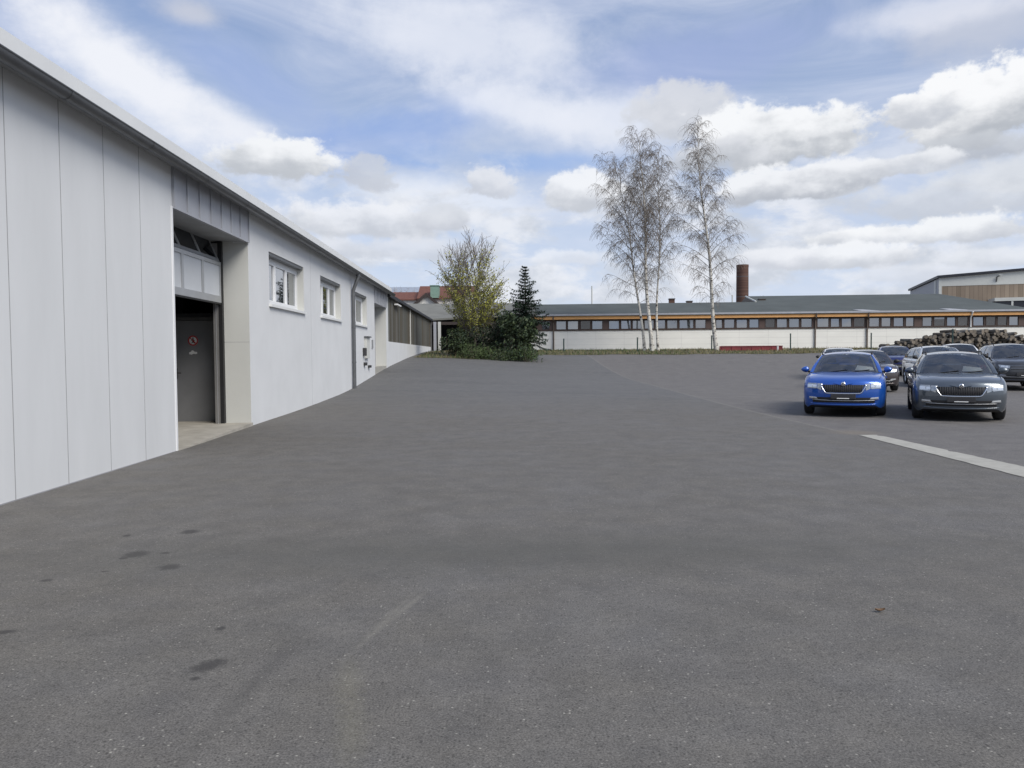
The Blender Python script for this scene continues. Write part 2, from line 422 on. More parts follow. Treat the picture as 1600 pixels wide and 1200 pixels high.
# ------------------------------------------------------------------ white warehouse on the left
D = -4.85; Y0 = -6.0; YR0, YR1 = 11.94, 15.6; YE0, YE1 = 32.2, 35.75; YEND = 36.3
WT = 4.37; DX = -5.35
wh = thing('warehouse', 'long white industrial building with grey gutter and half raised sectional door', 'building', (D, 20, 0))
def wall_mesh():
    m = M('panel_white'); zb = -.3
    # near clad part, window part with three openings, strips around the second entrance; 0.3 m thick
    T = .3
    def blk(y0, y1, z0, z1, mt): m.use(mt); m.box(D-T, y0, z0, D, y1, z1)
    blk(Y0, YR0, zb, WT, 'panel_white')
    wz0, wz1 = 2.62, 3.75
    ys = [YR1, 17.03, 20.15, 22.1, 25.05, 27.25, 30.25, YE0]
    for i in range(len(ys)-1):
        if i % 2 == 0: blk(ys[i], ys[i+1], zb, WT, 'plaster_white')
        else:
            blk(ys[i], ys[i+1], zb, wz0, 'plaster_white'); blk(ys[i], ys[i+1], wz1, WT, 'plaster_white')
    blk(YE1, YEND, zb, WT, 'plaster_white')
    # lintels over the two recesses and returns facing the yard
    m.use('plaster_return')
    m.box(DX-.01, YR1-.004, zb, D-.002, YR1-.0005, 3.72); m.box(DX-.01, YR1, zb, D-T-.001, YR1+.25, WT); m.box(D-.9, YE1-.004, zb, D-.002, YE1-.0005, 3.65); m.box(D-1.0, YE1, zb, D-T-.001, YE1+.25, WT)
    m.box(D-1.0, YR0-.25, zb, D-T, YR0-.002, WT); m.box(D-1.0, YE0-.25, zb, D-T, YE0-.002, WT)
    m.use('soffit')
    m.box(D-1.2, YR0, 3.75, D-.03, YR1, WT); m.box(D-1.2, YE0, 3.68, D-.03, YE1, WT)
    # end wall, rear wall
    m.use('plaster_white'); m.box(-16, YEND-.3, zb, D-T, YEND, WT); m.box(-16.3, Y0, zb, -16, YEND, WT); m.box(-16, Y0, zb, D-T, Y0+.3, WT)
    return m
obj('wall', wall_mesh(), wh)
m = M('joint_dark')
for k in range(1, 18):
    y = YR0 - .1 - .985*k
    m.box(D-.005, y-.0045, 0, D+.0025, y+.0045, WT-.02)
m.box(D-.01, Y0, -.1, D+.004, YR0-.05, gz(D, 8)+.012)
obj('panel_joint', m, wh)
m = M('frame_white'); m.box(D, YR0-.05, -.05, D+.012, YR0+.004, 3.75); obj('corner_trim', m, wh)
m = M('joint_dark')
m.box(D-.004, 20.896, 0, D+.0015, 20.904, WT); obj('render_joint', m, wh)
m = M('joint_dark'); m.box(DX, YR1-.0055, 1.74, D-.003, YR1-.004, 1.747); obj('render_joint', m, wh)
# roof, fascia, gutter
m = M('roof_felt'); m.hexa([(-4.73, Y0, 4.40), (-4.73, YEND+.25, 4.40), (-16.4, YEND+.25, 4.40), (-16.4, Y0, 4.40), (-4.73, Y0, 4.60), (-4.73, YEND+.25, 4.60), (-16.4, YEND+.25, 4.9), (-16.4, Y0, 4.9)])
rf = obj('roof', m, wh)
m = M('fascia_white')
y = Y0; k = 0
while y < YEND+.25:
    y2 = min(y+3.0, YEND+.27); m.box(-4.725, y+.002, 4.33, -4.68, y2-.002, 4.625); m.box(-4.82, y+.002, 4.615, -4.725, y2-.002, 4.627); y = y2
obj('fascia', m, wh)
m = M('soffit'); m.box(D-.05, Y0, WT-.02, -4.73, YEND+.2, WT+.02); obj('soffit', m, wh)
m = M('zinc'); gx, gzz, gr = -4.59, 4.335, .086
def gutter_ring(y, r): return [(gx+r*math.cos(th), y, gzz+r*math.sin(th)*1.05) for th in [math.pi+math.pi*i/10 for i in range(11)]]
m.grid([gutter_ring(Y0, gr), gutter_ring(YEND+.3, gr)]); m.grid([gutter_ring(Y0, gr-.006), gutter_ring(YEND+.3, gr-.006)], flip=True)
m.tube([(gx+gr, Y0, gzz+.004), (gx+gr, YEND+.3, gzz+.004)], .012, 8)
for y in [-5.6+2.02*i for i in range(21)]:
    m.grid([gutter_ring(y, gr+.005), gutter_ring(y+.03, gr+.005)])
m.poly(gutter_ring(YEND+.3, gr))
gt = obj('gutter', m, wh, smooth=40)
for y in [-5.2+.85*i for i in range(49)]:
    m = M('zinc'); m.box(gx-gr-.002, y, gzz-.002, gx+gr, y+.025, gzz+.006); obj('gutter_bracket', m, gt)
m = M('zinc'); yd = 26.85
m.tube([(gx, yd, gzz-.06), (gx, yd, gzz-.16), (D+.09, yd, gzz-.62), (D+.09, yd, gzz-.75), (D+.09, yd, gz(D, yd)-.05)], .062, 12)
m.tube([(gx, yd, gzz-.05), (gx, yd, gzz-.13)], .075, 12)
for z in (1.2, 2.4, 3.5): m.tube([(D+.09, yd, z), (D+.09, yd, z+.05)], .07, 12)
dp = obj('downspout', m, wh, smooth=40)
# zinc cladding above the recesses: sheets with standing seams
def cladding(y0, y1, z0, z1, n):
    m = M('zinc_sheet'); m.box(D-.02, y0+.003, z0, D+.02, y1-.003, z1)
    for i in range(n+1):
        y = lerp(y0+.02, y1-.02, i/n); m.use('zinc_sheet'); m.box(D+.02, y-.009, z0, D+.04, y+.009, z1)
    m.use('zinc_sheet'); m.box(D-.03, y0, z0-.03, D+.035, y1, z0-.001)
    obj('zinc_cladding', m, wh)
cladding(YR0, YR1, 3.75, 4.36, 7); cladding(YE0, YE1, 3.68, 4.36, 4)
# windows
def window(y0, y1, panes):
    z0, z1 = 2.62, 3.75; xf = D-.17
    w = thing('window', None, None, (D, y0, z0)); w.parent = wh; del_ = MATW[w.name]; w.location = (0, y0-20, z0)
    m = M('frame_white'); fw = .07
    m.box(xf-.06, y0, z0, xf, y0+fw, z1); m.box(xf-.06, y1-fw, z0, xf, y1, z1)
    m.box(xf-.06, y0+fw, z0, xf, y1-fw, z0+fw); m.box(xf-.06, y0+fw, z1-fw-.1, xf, y1-fw, z1)
    n = panes
    ys = [lerp(y0+fw, y1-fw, i/n) for i in range(n+1)]
    for i in range(1, n): m.box(xf-.06, ys[i]-.035, z0+fw, xf+.008, ys[i]+.035, z1-fw-.1)
    for a, b in zip(ys, ys[1:]):
        for (p, q) in ((a+.035, a+.07), (b-.07, b-.035)): m.box(xf-.05, p, z0+fw, xf+.004, q, z1-fw-.1)
        m.box(xf-.05, a+.07, z0+fw, xf+.004, b-.07, z0+fw+.04); m.box(xf-.05, a+.07, z1-fw-.14, xf+.004, b-.07, z1-fw-.1)
    obj('frame', m, w)
    m = M('pane')
    for i, (a, b) in enumerate(zip(ys, ys[1:])): m.box(xf-.035, a+.06, z0+fw+.03, xf-.03+.002*i, b-.06, z1-fw-.12)
    obj('pane', m, w)
    m = M('fascia_white'); m.hexa([(D-.17, y0-.04, z0-.05), (D+.06, y0-.04, z0-.08), (D+.06, y1+.04, z0-.08), (D-.17, y1+.04, z0-.05), (D-.17, y0-.04, z0+.01), (D+.06, y0-.04, z0-.02), (D+.06, y1+.04, z0-.02), (D-.17, y1+.04, z0+.01)])
    obj('sill', m, w)
    m = M('plaster_return'); m.box(D-.17, y1-.012, z0, D-.001, y1+.001, z1); obj('reveal', m, w)
    m = M('zinc'); m.box(D-.165, y0+.01, z1-.07, D-.02, y1-.01, z1-.001); obj('blind_box', m, w)
    # room behind the glass
    m = M('interior'); m.box(xf-1.6, y0-.3, z0-.6, xf-1.58, y1+.3, z1+.2); obj('room_back', m, w)
    return w
window(17.03, 20.15, 3); window(22.1, 25.05, 3); window(27.25, 30.25, 2)
# small fittings on the wall
m = M('plaster_return'); m.box(D, 29.55, 1.35, D+.1, 30.25, 2.15); mb_ = obj('meter_box', m, wh, bev=.01)
m = M('zinc'); m.box(D, 29.5, 2.155, D+.16, 30.3, 2.2); obj('rain_cap', m, mb_)
m = M('plastic_dark'); m.box(D, 29.15, 1.45, D+.12, 29.4, 1.75); obj('socket_box', m, wh, bev=.02)
m = M('plastic_dark'); m.box(D, 29.3, 1.08, D+.1, 29.6, 1.2); obj('vent_grille', m, wh, bev=.01); m = M('plastic_dark'); m.box(D, 30.3, .98, D+.1, 30.65, 1.08); obj('vent_grille', m, wh, bev=.01)
m = M('alu'); m.box(D, 31.3, 1.75, D+.03, 31.6, 2.1); obj('call_panel', m, wh, bev=.005)
# loading door recess: threshold, sectional door, guide, inner room
m = M('threshold')
m.hexa([(-12, YR0-1.5, -.2), (D+.03, YR0-.0, -.2), (D+.03, YR1, -.2), (-12, 24, -.2), (-12, YR0-1.5, .045), (D+.03, YR0+.0, .02), (D+.03, YR1, .12), (-12, 24, .09)])
obj('threshold', m, wh)
sd = thing('sectional_door', None, None, (DX, YR0, 2.5)); sd.parent = wh; sd.location = (DX-D, YR0-20, 2.5)
zs0, zs1 = 2.52, 3.32; ya, yb = YR0-.25, 15.46; nf = 4
m = M('alu'); pitch = (yb-ya)/nf
m.box(DX-.05, ya, zs0, DX, yb, zs0+.13); m.box(DX-.05, ya, zs1-.07, DX, yb, zs1)
for i in range(nf+1):
    y = ya+pitch*i; w2 = .045
    m.box(DX-.05, max(ya, y-w2), zs0+.13, DX-.001, min(yb, y+w2), zs1-.07)
m.use('black'); m.box(DX-.06, ya, zs0-.03, DX-.01, yb, zs0)
obj('section_frame', m, sd)
m = M('door_panel')
for i in range(nf): m.box(DX-.045, ya+pitch*i+.045, zs0+.13, DX-.022, ya+pitch*(i+1)-.045, zs1-.07)
obj('section_infill', m, sd)
# upper section leaning into the track
def lean(y, t, off=0): return (DX-.02-.34*t+off, y, zs1+.015+.80*t)
m = M('alu')
for i in range(nf+1):
    y = ya+pitch*i; a, b = max(ya, y-.04), min(yb, y+.04)
    m.hexa([lean(a, 0, -.04), lean(a, 0), lean(b, 0), lean(b, 0, -.04), lean(a, 1, -.04), lean(a, 1), lean(b, 1), lean(b, 1, -.04)])
m.hexa([lean(ya, .0, -.042), lean(ya, .0, .002), lean(yb, .0, .002), lean(yb, .0, -.042), lean(ya, .08, -.042), lean(ya, .08, .002), lean(yb, .08, .002), lean(yb, .08, -.042)])
obj('upper_frame', m, sd)
m = M('door_pane')
for i in range(nf):
    a, b = ya+pitch*i+.04, ya+pitch*(i+1)-.04
    m.hexa([lean(a, .08, -.025), lean(a, .08, -.018), lean(b, .08, -.018), lean(b, .08, -.025), lean(a, 1, -.025), lean(a, 1, -.018), lean(b, 1, -.018), lean(b, 1, -.025)])
obj('upper_pane', m, sd)
m = M('steel_guide'); m.box(DX-.17, YR1-.13, .05, DX-.075, YR1-.01, 3.7); m.use('black'); m.box(DX-.07, YR1-.11, .05, DX+.0, YR1-.0095, 3.74); m.use('alu'); m.box(DX-.125, YR1-.136, .05, DX-.11, YR1-.131, 2.6)
obj('door_guide', m, wh)
m = M('interior')
m.box(-12.2, 8, -.1, -12, 30, 4.3); m.box(-12, 24, -.1, D-.6, 24.2, 4.3); m.box(DX-.03, YR1+.26, -.1, DX-.015, 24, 4.3); m.box(-12, 8, -.1, D-.35, 8.2, 4.3); m.box(-12, 8.2, 4.2, D-.9, 24, 4.3)
m.use('steel_dark'); m.box(-8.6, 16.25, 0, -6.62, 16.4, 2.35); m.box(-8.6, 16.25, 2.26, -5.75, 16.4, 2.36); m.box(-7.05, 16.25, 2.36, -6.9, 16.4, 3.9)
m.box(-5.70, 16.25, .0, -5.4, 16.4, 3.9)
obj('inner_room', m, wh)
dr = thing('inner_door', None, None, (-6.2, 16.2, .06)); dr.parent = wh; dr.location = (-6.2-D, -3.8, .06)
m = M('door_grey'); m.box(-6.60, 16.15, .075, -5.70, 16.2, 2.2); obj('door_leaf', m, dr, bev=.004)
m = M('steel_dark'); m.box(-6.68, 16.13, .05, -6.605, 16.24, 2.28); m.box(-5.695, 16.13, .05, -5.64, 16.24, 2.28); m.box(-6.605, 16.13, 2.205, -5.695, 16.24, 2.28); obj('door_frame', m, dr)
m = M('black'); m.box(-6.56, 16.12, 1.0, -6.52, 16.15, 1.22); m.tube([(-6.54, 16.11, 1.12), (-6.54, 16.07, 1.12), (-6.42, 16.07, 1.12)], .01, 8); obj('handle', m, dr)
for z in (.3, 1.85): m = M('black'); m.box(-5.74, 16.13, z, -5.70, 16.15, z+.13); obj('hinge', m, dr)
# round prohibition sign and torn sticker on the inner door
sx, sz, sy = -6.19, 1.79, 16.147
def disc(m, x, y, z, r0, r1, n=28):
    for k in range(n):
        a, b = 2*math.pi*k/n, 2*math.pi*(k+1)/n
        m.poly([(x+r0*math.cos(a), y, z+r0*math.sin(a)), (x+r1*math.cos(a), y, z+r1*math.sin(a)), (x+r1*math.cos(b), y, z+r1*math.sin(b)), (x+r0*math.cos(b), y, z+r0*math.sin(b))])
m = M('sign_white'); disc(m, sx, sy, sz, 0.0, .105)
m.use('sign_red'); disc(m, sx, sy-.002, sz, .078, .105)
m.use('black')
for (px_, pz_, r_) in ((.0, .05, .016), ): disc(m, sx+px_, sy-.0015, sz+pz_, 0, r_, 14)
def bar(m, x0, z0, x1, z1, w, y):
    d = Vector((x1-x0, 0, z1-z0)).normalized(); n_ = Vector((-d.z, 0, d.x))*w
    m.poly([(x0+n_.x, y, z0+n_.z), (x0-n_.x, y, z0-n_.z), (x1-n_.x, y, z1-n_.z), (x1+n_.x, y, z1+n_.z)])
for q in ((0, .03, 0, -.02, .014), (0, .02, .035, 0, .007), (0, .02, -.035, .0, .007), (0, -.02, .03, -.06, .008), (0, -.02, -.03, -.055, .008)): bar(m, sx+q[0], sz+q[1], sx+q[2], sz+q[3], q[4], sy-.0016)
m.use('sign_red'); bar(m, sx-.062, sz+.062, sx+.062, sz-.062, .010, sy-.003)
obj('prohibition_sign', m, dr)
m = M('sign_white')
m.poly([(sx+a*.9, sy, sz-.26+b) for a, b in ((-.095, -.02), (-.09, .02), (-.05, .03), (-.03, .06), (0, .055), (.03, .03), (.08, .025), (.095, -.005), (.06, -.02), (.01, -.012), (-.04, -.03))][::-1])
obj('sticker', m, dr)
m = M('tube_light'); m.tube([(-8.5, 22.5, 2.87), (-8.2, 22.5, 2.87)], .045, 10); obj('fluorescent_tube', m, wh)
# second entrance: door in the deep recess
e2 = thing('entrance_door', None, None, (D-.5, YE0, .9)); e2.parent = wh; e2.location = (-.5, YE0-20, .9)
m = M('zinc_sheet'); m.box(D-.56, YE0, .75, D-.5, YE1, 3.68); obj('door_leaf', m, e2)
m = M('frame_white'); 
for z in (1.75, 2.55): m.box(D-.5, YE0+.6, z, D-.46, YE1-1.2, z+.09)
obj('door_bar', m, e2)
m = M('concrete_strip'); m.box(D-.5, YE0, .5, D-.01, YE1, .98); obj('entrance_step', m, wh)

# ------------------------------------------------------------------ annex continuing the wall
ax = thing('annex', 'low annex clad in weathered boards on a white plinth behind the white warehouse', 'building', (D, 48, 1.2))
YA0, YA1 = YEND+.4, 62.5
m = M('plaster_white'); m.box(D-.28, YA0-.4, .8, D-.02, YA1, 2.12); m.box(D-8, YA1-.25, .8, D-.28, YA1, 4.2); obj('plinth', m, ax)
m = M('annex_boards'); m.box(D-.25, YA0, 2.12, D-.06, 46.7, 4.22); m.box(D-.25, 46.95, 2.12, D-.06, YA1-.2, 4.22); obj('board_panel', m, ax)
m = M('plaster_return'); m.box(D-.27, 46.7, 2.12, D-.015, 46.95, 4.22); obj('post', m, ax)
m = M('plaster_return'); m.box(D-.27, YA0-.35, .9, D-.03, YA0, 4.22); obj('post', m, ax)
m = M('steel_dark'); m.box(D-.25, YA1-.2, 1.5, D+.05, YA1+.1, 4.2); obj('corner_post', m, ax)
m = M('navy_trim'); m.hexa([(D-8, YA0-.35, 4.7), (D+.12, YA0-.35, 4.22), (D+.12, YA1+.3, 4.22), (D-8, YA1+.3, 4.7), (D-8, YA0-.35, 4.82), (D+.12, YA0-.35, 4.37), (D+.12, YA1+.3, 4.37), (D-8, YA1+.3, 4.82)]); obj('roof', m, ax)
m = M('sign_white'); m.box(D-.03, 39.0, 4.0, D+.15, 40.6, 4.07); obj('wall_lamp', m, ax)

# ------------------------------------------------------------------ long workshop at the back
WA = R(-6.0); WO = at(840, 66); WO.z = 1.8
wk = thing('workshop', 'long single storey workshop with dark felt roof, orange fascia and ribbon windows', 'building', tuple(WO), WA)
ud = Vector((math.cos(WA), math.sin(WA), 0)); vd = Vector((-ud.y, ud.x, 0))
def U(px):
    d = ray(px, 552); k = d.x/d.y      # X = k*Y
    return (k*WO.y - WO.x)/(ud.x - k*ud.y)
uL, uR = U(846)-1.5, U(1612)
zS, zH, zF0, zF1 = 1.66, 2.50, 2.62, 2.90      # local: sill, window head, orange beam
WD = 16
m = M('workshop_white'); m.box(uL, 0, -.5, uR, .3, zS); m.box(uL, .3, -.5, uL+.3, WD, zF1); m.box(uR-.3, .3, -.5, uR, WD, zF1); m.box(uL+.3, WD-.3, -.5, uR-.3, WD, zF1)
obj('wall', m, wk, local=True)
mat('joint_pale', (.52, .51, .48))
m = M('joint_pale')
for z in (.45, .95, 1.4): m.box(uL, -.003, z, uR, .001, z+.012)
for i in range(60):
    u = uL+1.35+i*2.4
    if u < uR: m.box(u, -.003, -.2, u+.012, .001, zS)
wj = obj('block_joint', m, wk, local=True)
m = M('brown_panel'); m.box(uL, -.015, -.35, uR, -.0035, .03); obj('base_course', m, wk, local=True)
m = M('orange_wood'); m.box(uL-.3, -.30, zF0, uR+.3, .1, zF1); obj('fascia_beam', m, wk, local=True)
m = M('brown_frame'); m.box(uL, -.06, zS, uR, .12, zS+.09); m.box(uL, -.03, zH+.02, uR, .12, zF0); obj('window_rail', m, wk, local=True)
panes = [(847, 859), (869, 885), (887, 904), (907, 923), (925, 942), (951, 968), (970, 986), (988, 1003), (1006, 1022), (1024, 1040), (1042, 1059), (1061, 1084), (1086, 1103),
         (1118, 1129), (1131, 1148), (1150, 1168), (1170, 1186), (1195, 1211), (1213, 1230), (1232, 1249), (1251, 1269), (1276, 1295), (1297, 1312), (1314, 1331), (1333, 1351),
         (1357, 1374), (1376, 1392), (1395, 1412), (1414, 1428), (1440, 1456), (1458, 1476), (1478, 1493), (1495, 1512), (1519, 1537), (1539, 1555), (1557, 1573), (1575, 1591)]
prev = uL
for i, (a, b) in enumerate(panes):
    ua, ub = U(a), U(b)
    wide = ua-prev > .35; m = M('brown_panel' if wide else 'brown_frame')
    m.box(prev, -.02, zS+.09, ua, .1, zH+.02); prev = ub; obj('infill_panel' if wide else 'mullion', m, wk, local=True)
m = M('brown_panel'); m.box(prev, -.02, zS+.09, uR, .1, zH+.02); obj('infill_panel', m, wk, local=True)
rnd = random.Random(11)
for i, (a, b) in enumerate(panes):
    ua, ub = U(a)+.001, U(b)-.001
    w = thing('window', None, None, (0, 0, 0)); w.parent = wk; MATW[w.name] = MATW[wk.name]
    m = M('brown_frame'); f = .045
    m.box(ua, -.035, zS+.091, ua+f, .08, zH+.019); m.box(ub-f, -.035, zS+.091, ub, .08, zH+.019); m.box(ua+f, -.035, zS+.091, ub-f, .08, zS+.091+f); m.box(ua+f, -.035, zH+.019-f, ub-f, .08, zH+.019)
    obj('frame', m, w, local=True)
    tx, tz = rnd.uniform(-.012, .012), rnd.uniform(-.03, .05)
    m = M('pane_far'); m.poly([(ua+f, .02+tx, zS+.13), (ub-f, .02-tx, zS+.13), (ub-f, .02-tx+tz, zH-.02), (ua+f, .02+tx+tz, zH-.02)]); obj('pane', m, w, local=True)
    if rnd.random() < .3:
        m = M(rnd.choice(['paper', 'orange_wood', 'house_white', 'seat_cloth'])); h = rnd.uniform(.15, .5); q = rnd.uniform(.1, .3)
        m.box(lerp(ua, ub, q), .3, zS+.1, lerp(ua, ub, q+.5), .6, zS+.1+h); obj('stored_goods', m, w, local=True)
m = M('interior'); m.box(uL+.3, 5, 0, uR-.3, 5.1, 2.9); obj('room_back', m, wk, local=True)
# roofs: same pitch, the right wing runs up to a higher ridge
sl = .205
def rz_(v): return zF1+.1+sl*(v+.35)
uS = U(1208)
m = M('roof_felt')
d1, d2 = 6.2, 10.2
m.hexa([(uL-9.2+9, -.35, rz_(-.35)-.12), (uS+.5, -.35, rz_(-.35)-.12), (uS+.5, d1, rz_(d1)-.12), (uL-.2, d1, rz_(d1)-.12), (uL-.2, -.35, rz_(-.35)), (uS+.5, -.35, rz_(-.35)), (uS+.5, d1, rz_(d1)), (uL-.2, d1, rz_(d1))])
m.hexa([(uL-.2, d1+.001, rz_(d1)-.12), (uS+.5, d1+.001, rz_(d1)-.12), (uS+.5, WD+.3, rz_(-2.4)), (uL-.2, WD+.3, rz_(-2.4)), (uL-.2, d1+.001, rz_(d1)), (uS+.5, d1+.001, rz_(d1)), (uS+.5, WD+.3, rz_(-2)), (uL-.2, WD+.3, rz_(-2))])
uE = uR+.35; uH = U(1500)+2.9
e0 = rz_(-.35)+.004; e2z = rz_(d2)
a0, a1, r0, r1, b0, b1 = (uS, -.36, e0), (uE, -.36, e0), (uS, d2, e2z), (uH, d2, e2z), (uS, 20.7, e0), (uE, 20.7, e0)
m.poly([a0, a1, r1, r0]); m.poly([a1, b1, r1]); m.poly([b1, b0, r0, r1])
m.poly([(p[0], p[1], p[2]-.13) for p in (a0, b0, b1, a1)]); m.poly([a1, a0, (*a0[:2], e0-.13), (*a1[:2], e0-.13)]); m.poly([b1, a1, (*a1[:2], e0-.13), (*b1[:2], e0-.13)])
rf = obj('roof', m, wk, local=True)
m = M('brown_frame'); m.poly([a0, r0, b0]); m.use('hall_white'); m.tube([(uS-.03, d1-.2, rz_(d1-.2)+.05), (uS-.03, d2, e2z-.02)], .08, 6)
obj('gable_edge', m, wk, local=True)
m = M('zinc_sheet'); m.box(uL-.3, -.45, zF1+.02, uE, -.365, zF1+.17); m.box(uL-.3, -.365, zF1+.02, uE, -.31, zF1+.1); obj('gutter', m, wk, local=True)
for px in (865, 1273, 1354):
    m = M('pipe_brown'); m.tube([(U(px), -.41, zF1+.05), (U(px), -.40, zF0-.02), (U(px), -.09, zF0-.25), (U(px), -.09, -.25)], .06, 8); obj('downspout', m, wk, local=True, smooth=40)
m = M('frame_white'); m.tube([(U(1515), -.45, zF1+.02), (U(1515), -.09, zF0-.2), (U(1515), -.09, zS)], .06, 8); obj('rain_pipe', m, wk, local=True, smooth=40)
for px, hh, ww in ((1044, .42, .5), (1072, .18, .5), (1187, .3, .55)):
    u = U(px)*1.09; m = M('brick_courses'); m.box(u, d1+1.0, rz_(d1)-.6, u+ww, d1+1.6, rz_(d1)+hh); m.use('steel_dark'); m.box(u-.05, d1+.95, rz_(d1)+hh, u+ww+.05, d1+1.65, rz_(d1)+hh+.07); obj('chimney', m, rf, local=True)
for px, hh in ((921, 1.7), (1142, .7)):
    u = U(px)*1.09; m = M('hall_white'); m.tube([(u, d1+.5, rz_(d1)-.3), (u, d1+.5, rz_(d1)+hh)], .06, 6); obj('vent_pipe', m, rf, local=True)
# hatches lying at the eave
for px in (1355, 1492):
    m = M('hall_side'); u = U(px); m.hexa([(u-.5, -.2, rz_(-.2)+.01), (u+1.0, -.2, rz_(-.2)+.01), (u-.2, .6, rz_(.6)+.01), (u-1.0, .6, rz_(.6)+.01), (u-.5, -.2, rz_(-.2)+.05), (u+1.0, -.2, rz_(-.2)+.05), (u-.2, .6, rz_(.6)+.05), (u-1.0, .6, rz_(.6)+.05)])
    obj('roof_hatch', m, rf, local=True)

# open shelter continuing to the left of the workshop
sh = thing('shelter', 'open fronted shelter with pale grey roof behind the shrubs', 'shed', (AX(745, 66), 66, 1.8))
x0, x1 = AX(630, 66), AX(838, 66)
m = M('roof_pale'); zt_ = AZ(745, 474, 73); zl = AZ(690, 500, 65)
m.hexa([(x0, 65, zl-.15), (x1, 65, zl+.35), (x1, 73, zt_-.12), (x0-1, 73, zt_-.12), (x0, 65, zl), (x1, 65, zl+.5), (x1, 73, zt_), (x0-1, 73, zt_)])
obj('roof', m, sh)
m = M('interior'); m.box(x0, 72.4, 1.2, x1, 72.6, zt_-.35); m.box(x0-.2, 66.5, 1.2, x0, 72.4, zl+.1); obj('rear_wall', m, sh)
m = M('dark_wood'); m.box(x0, 65.1, zl-.4, x1, 65.25, zl-.152); obj('eave_beam', m, sh)
for px, mt in ((680, 'zinc_sheet'), (687, 'plaster_return'), (735, 'dark_wood'), (790, 'dark_wood')):
    m = M(mt); xx = AX(px, 64.9); m.box(xx-.12, 64.8, 1.5, xx+.12, 65.0, zl-.16); obj('post', m, sh)

# ------------------------------------------------------------------ brick stack, houses, far hall
cx, cy = AX(1159.5, 95), 95
ck = thing('chimney_stack', 'tall round brown brick stack rising behind the workshop roof', 'chimney', (cx, cy, 1.8))
ctop = AZ(1159, 414, 95)
m = M('brick_courses'); m.lathe([(.78, 1.5), (.73, ctop-.3), (.75, ctop-.28), (.75, ctop), (.6, ctop), (.6, ctop-1)], (cx, cy, 0), 'z', 28); obj('shaft', m, ck, smooth=40)
m = M('steel_dark')
for z in (ctop-1.5, ctop-4): m.lathe([(.735, z), (.75, z), (.75, z+.08), (.735, z+.08)], (cx, cy, 0), 'z', 28)
obj('band', m, ck, smooth=40)

def gable_roof(m, x0, x1, y0, y1, ze, zr, over=.4, th=.15, axis='x'):
    """ridge along axis"""
    if axis == 'x':
        ym = (y0+y1)/2; o = over; e = ze - (zr-ze)*o/((y1-y0)/2)
        pts = [(y0-o, e), (ym, zr), (y1+o, e), (y1+o, e-th), (ym, zr-th), (y0-o, e-th)]
        m.prism([(x0-o, a, b) for a, b in pts], (x1-x0+2*o, 0, 0))
    else:
        xm = (x0+x1)/2; o = over; e = ze - (zr-ze)*o/((x1-x0)/2)
        pts = [(x0-o, e), (xm, zr), (x1+o, e), (x1+o, e-th), (xm, zr-th), (x0-o, e-th)]
        m.prism([(a, y0-o, b) for a, b in pts], (0, y1-y0+2*o, 0))
def HX(px, Y=110): return AX(px, Y)
hs = thing('house', 'white house with rust red tiled roof rising behind the shelter', 'house', (HX(690), 112, 1.8))
hx0, hx1 = HX(657), HX(742); ze, zr = AZ(690, 464, 110), AZ(690, 447, 115)
m = M('house_white'); m.box(hx0, 110, 1, hx1, 120, ze); m.prism([(hx0+.01, 110, ze), (hx0+.01, 115, zr-.2), (hx0+.01, 120, ze)], (hx1-hx0-.02, 0, 0))
gx0, gx1 = HX(652.5, 107), HX(682, 107); gze, gzr = AZ(665, 471, 107), AZ(668, 458.5, 107)
m.box(gx0, 107, 1, gx1, 110, gze); xm = (gx0+gx1)/2; m.prism([(gx0, 107, gze), (gx1, 107, gze), (xm, 107, gzr-.2)], (0, 6, 0))
g2a, g2b = HX(724, 108), HX(746, 108); m.box(g2a, 108, 1, g2b, 110, AZ(735, 470, 108)); xm2 = (g2a+g2b)/2; m.prism([(g2a, 108, AZ(735, 470, 108)), (g2b, 108, AZ(735, 470, 108)), (xm2, 108, AZ(735, 452.5, 108))], (0, 5, 0))
obj('wall', m, hs)
m = M('roof_red'); gable_roof(m, hx0, hx1, 110, 120, ze, zr); gable_roof(m, gx0, gx1, 107, 113.5, gze, gzr+.02, .45, axis='y'); gable_roof(m, g2a, g2b, 108, 113, AZ(735, 470, 108)+.1, AZ(735, 451.5, 108), .2, axis='y'); hr = obj('roof', m, hs)
m = M('dark_wood'); t_ = (gzr-gze)/((gx1-gx0)/2)
for s in (1, -1):
    xe = xm+s*((gx1-gx0)/2+.5); zz = gzr-t_*((gx1-gx0)/2+.5)
    m.prism([(xm, 106.5, gzr+.08), (xm, 106.5, gzr-.38), (xe, 106.5, zz-.38), (xe, 106.5, zz+.08)], (0, .05, 0))
obj('barge_board', m, hs)
m = M('copper_green'); m.box(HX(673.5, 109), 109, ze-.2, HX(686.5, 109), 111.5, AZ(680, 446.5, 109)); m.box(HX(673, 109)-.05, 108.9, AZ(680, 446.5, 109), HX(687, 109)+.05, 111.6, AZ(680, 445.5, 109)); obj('dormer', m, hs)
h2 = thing('house', 'house wing with low brick red roof just beyond the warehouse end', 'house', (HX(630), 118, 1.8))
m = M('house_white'); m.box(HX(585), 112, 1, HX(650), 119, AZ(630, 467, 112)); obj('wall', m, h2)
m = M('roof_red'); gable_roof(m, HX(585), HX(652), 112, 119, AZ(630, 466.5, 112), AZ(630, 456.5, 115.5), .4); obj('roof', m, h2)
h3 = thing('house', 'distant house with pale slate blue roof above the red roofs', 'house', (HX(628, 150), 150, 1.8))
m = M('house_white'); m.box(HX(606, 150), 150, 1, HX(662, 150), 158, AZ(630, 458, 150)); obj('wall', m, h3)
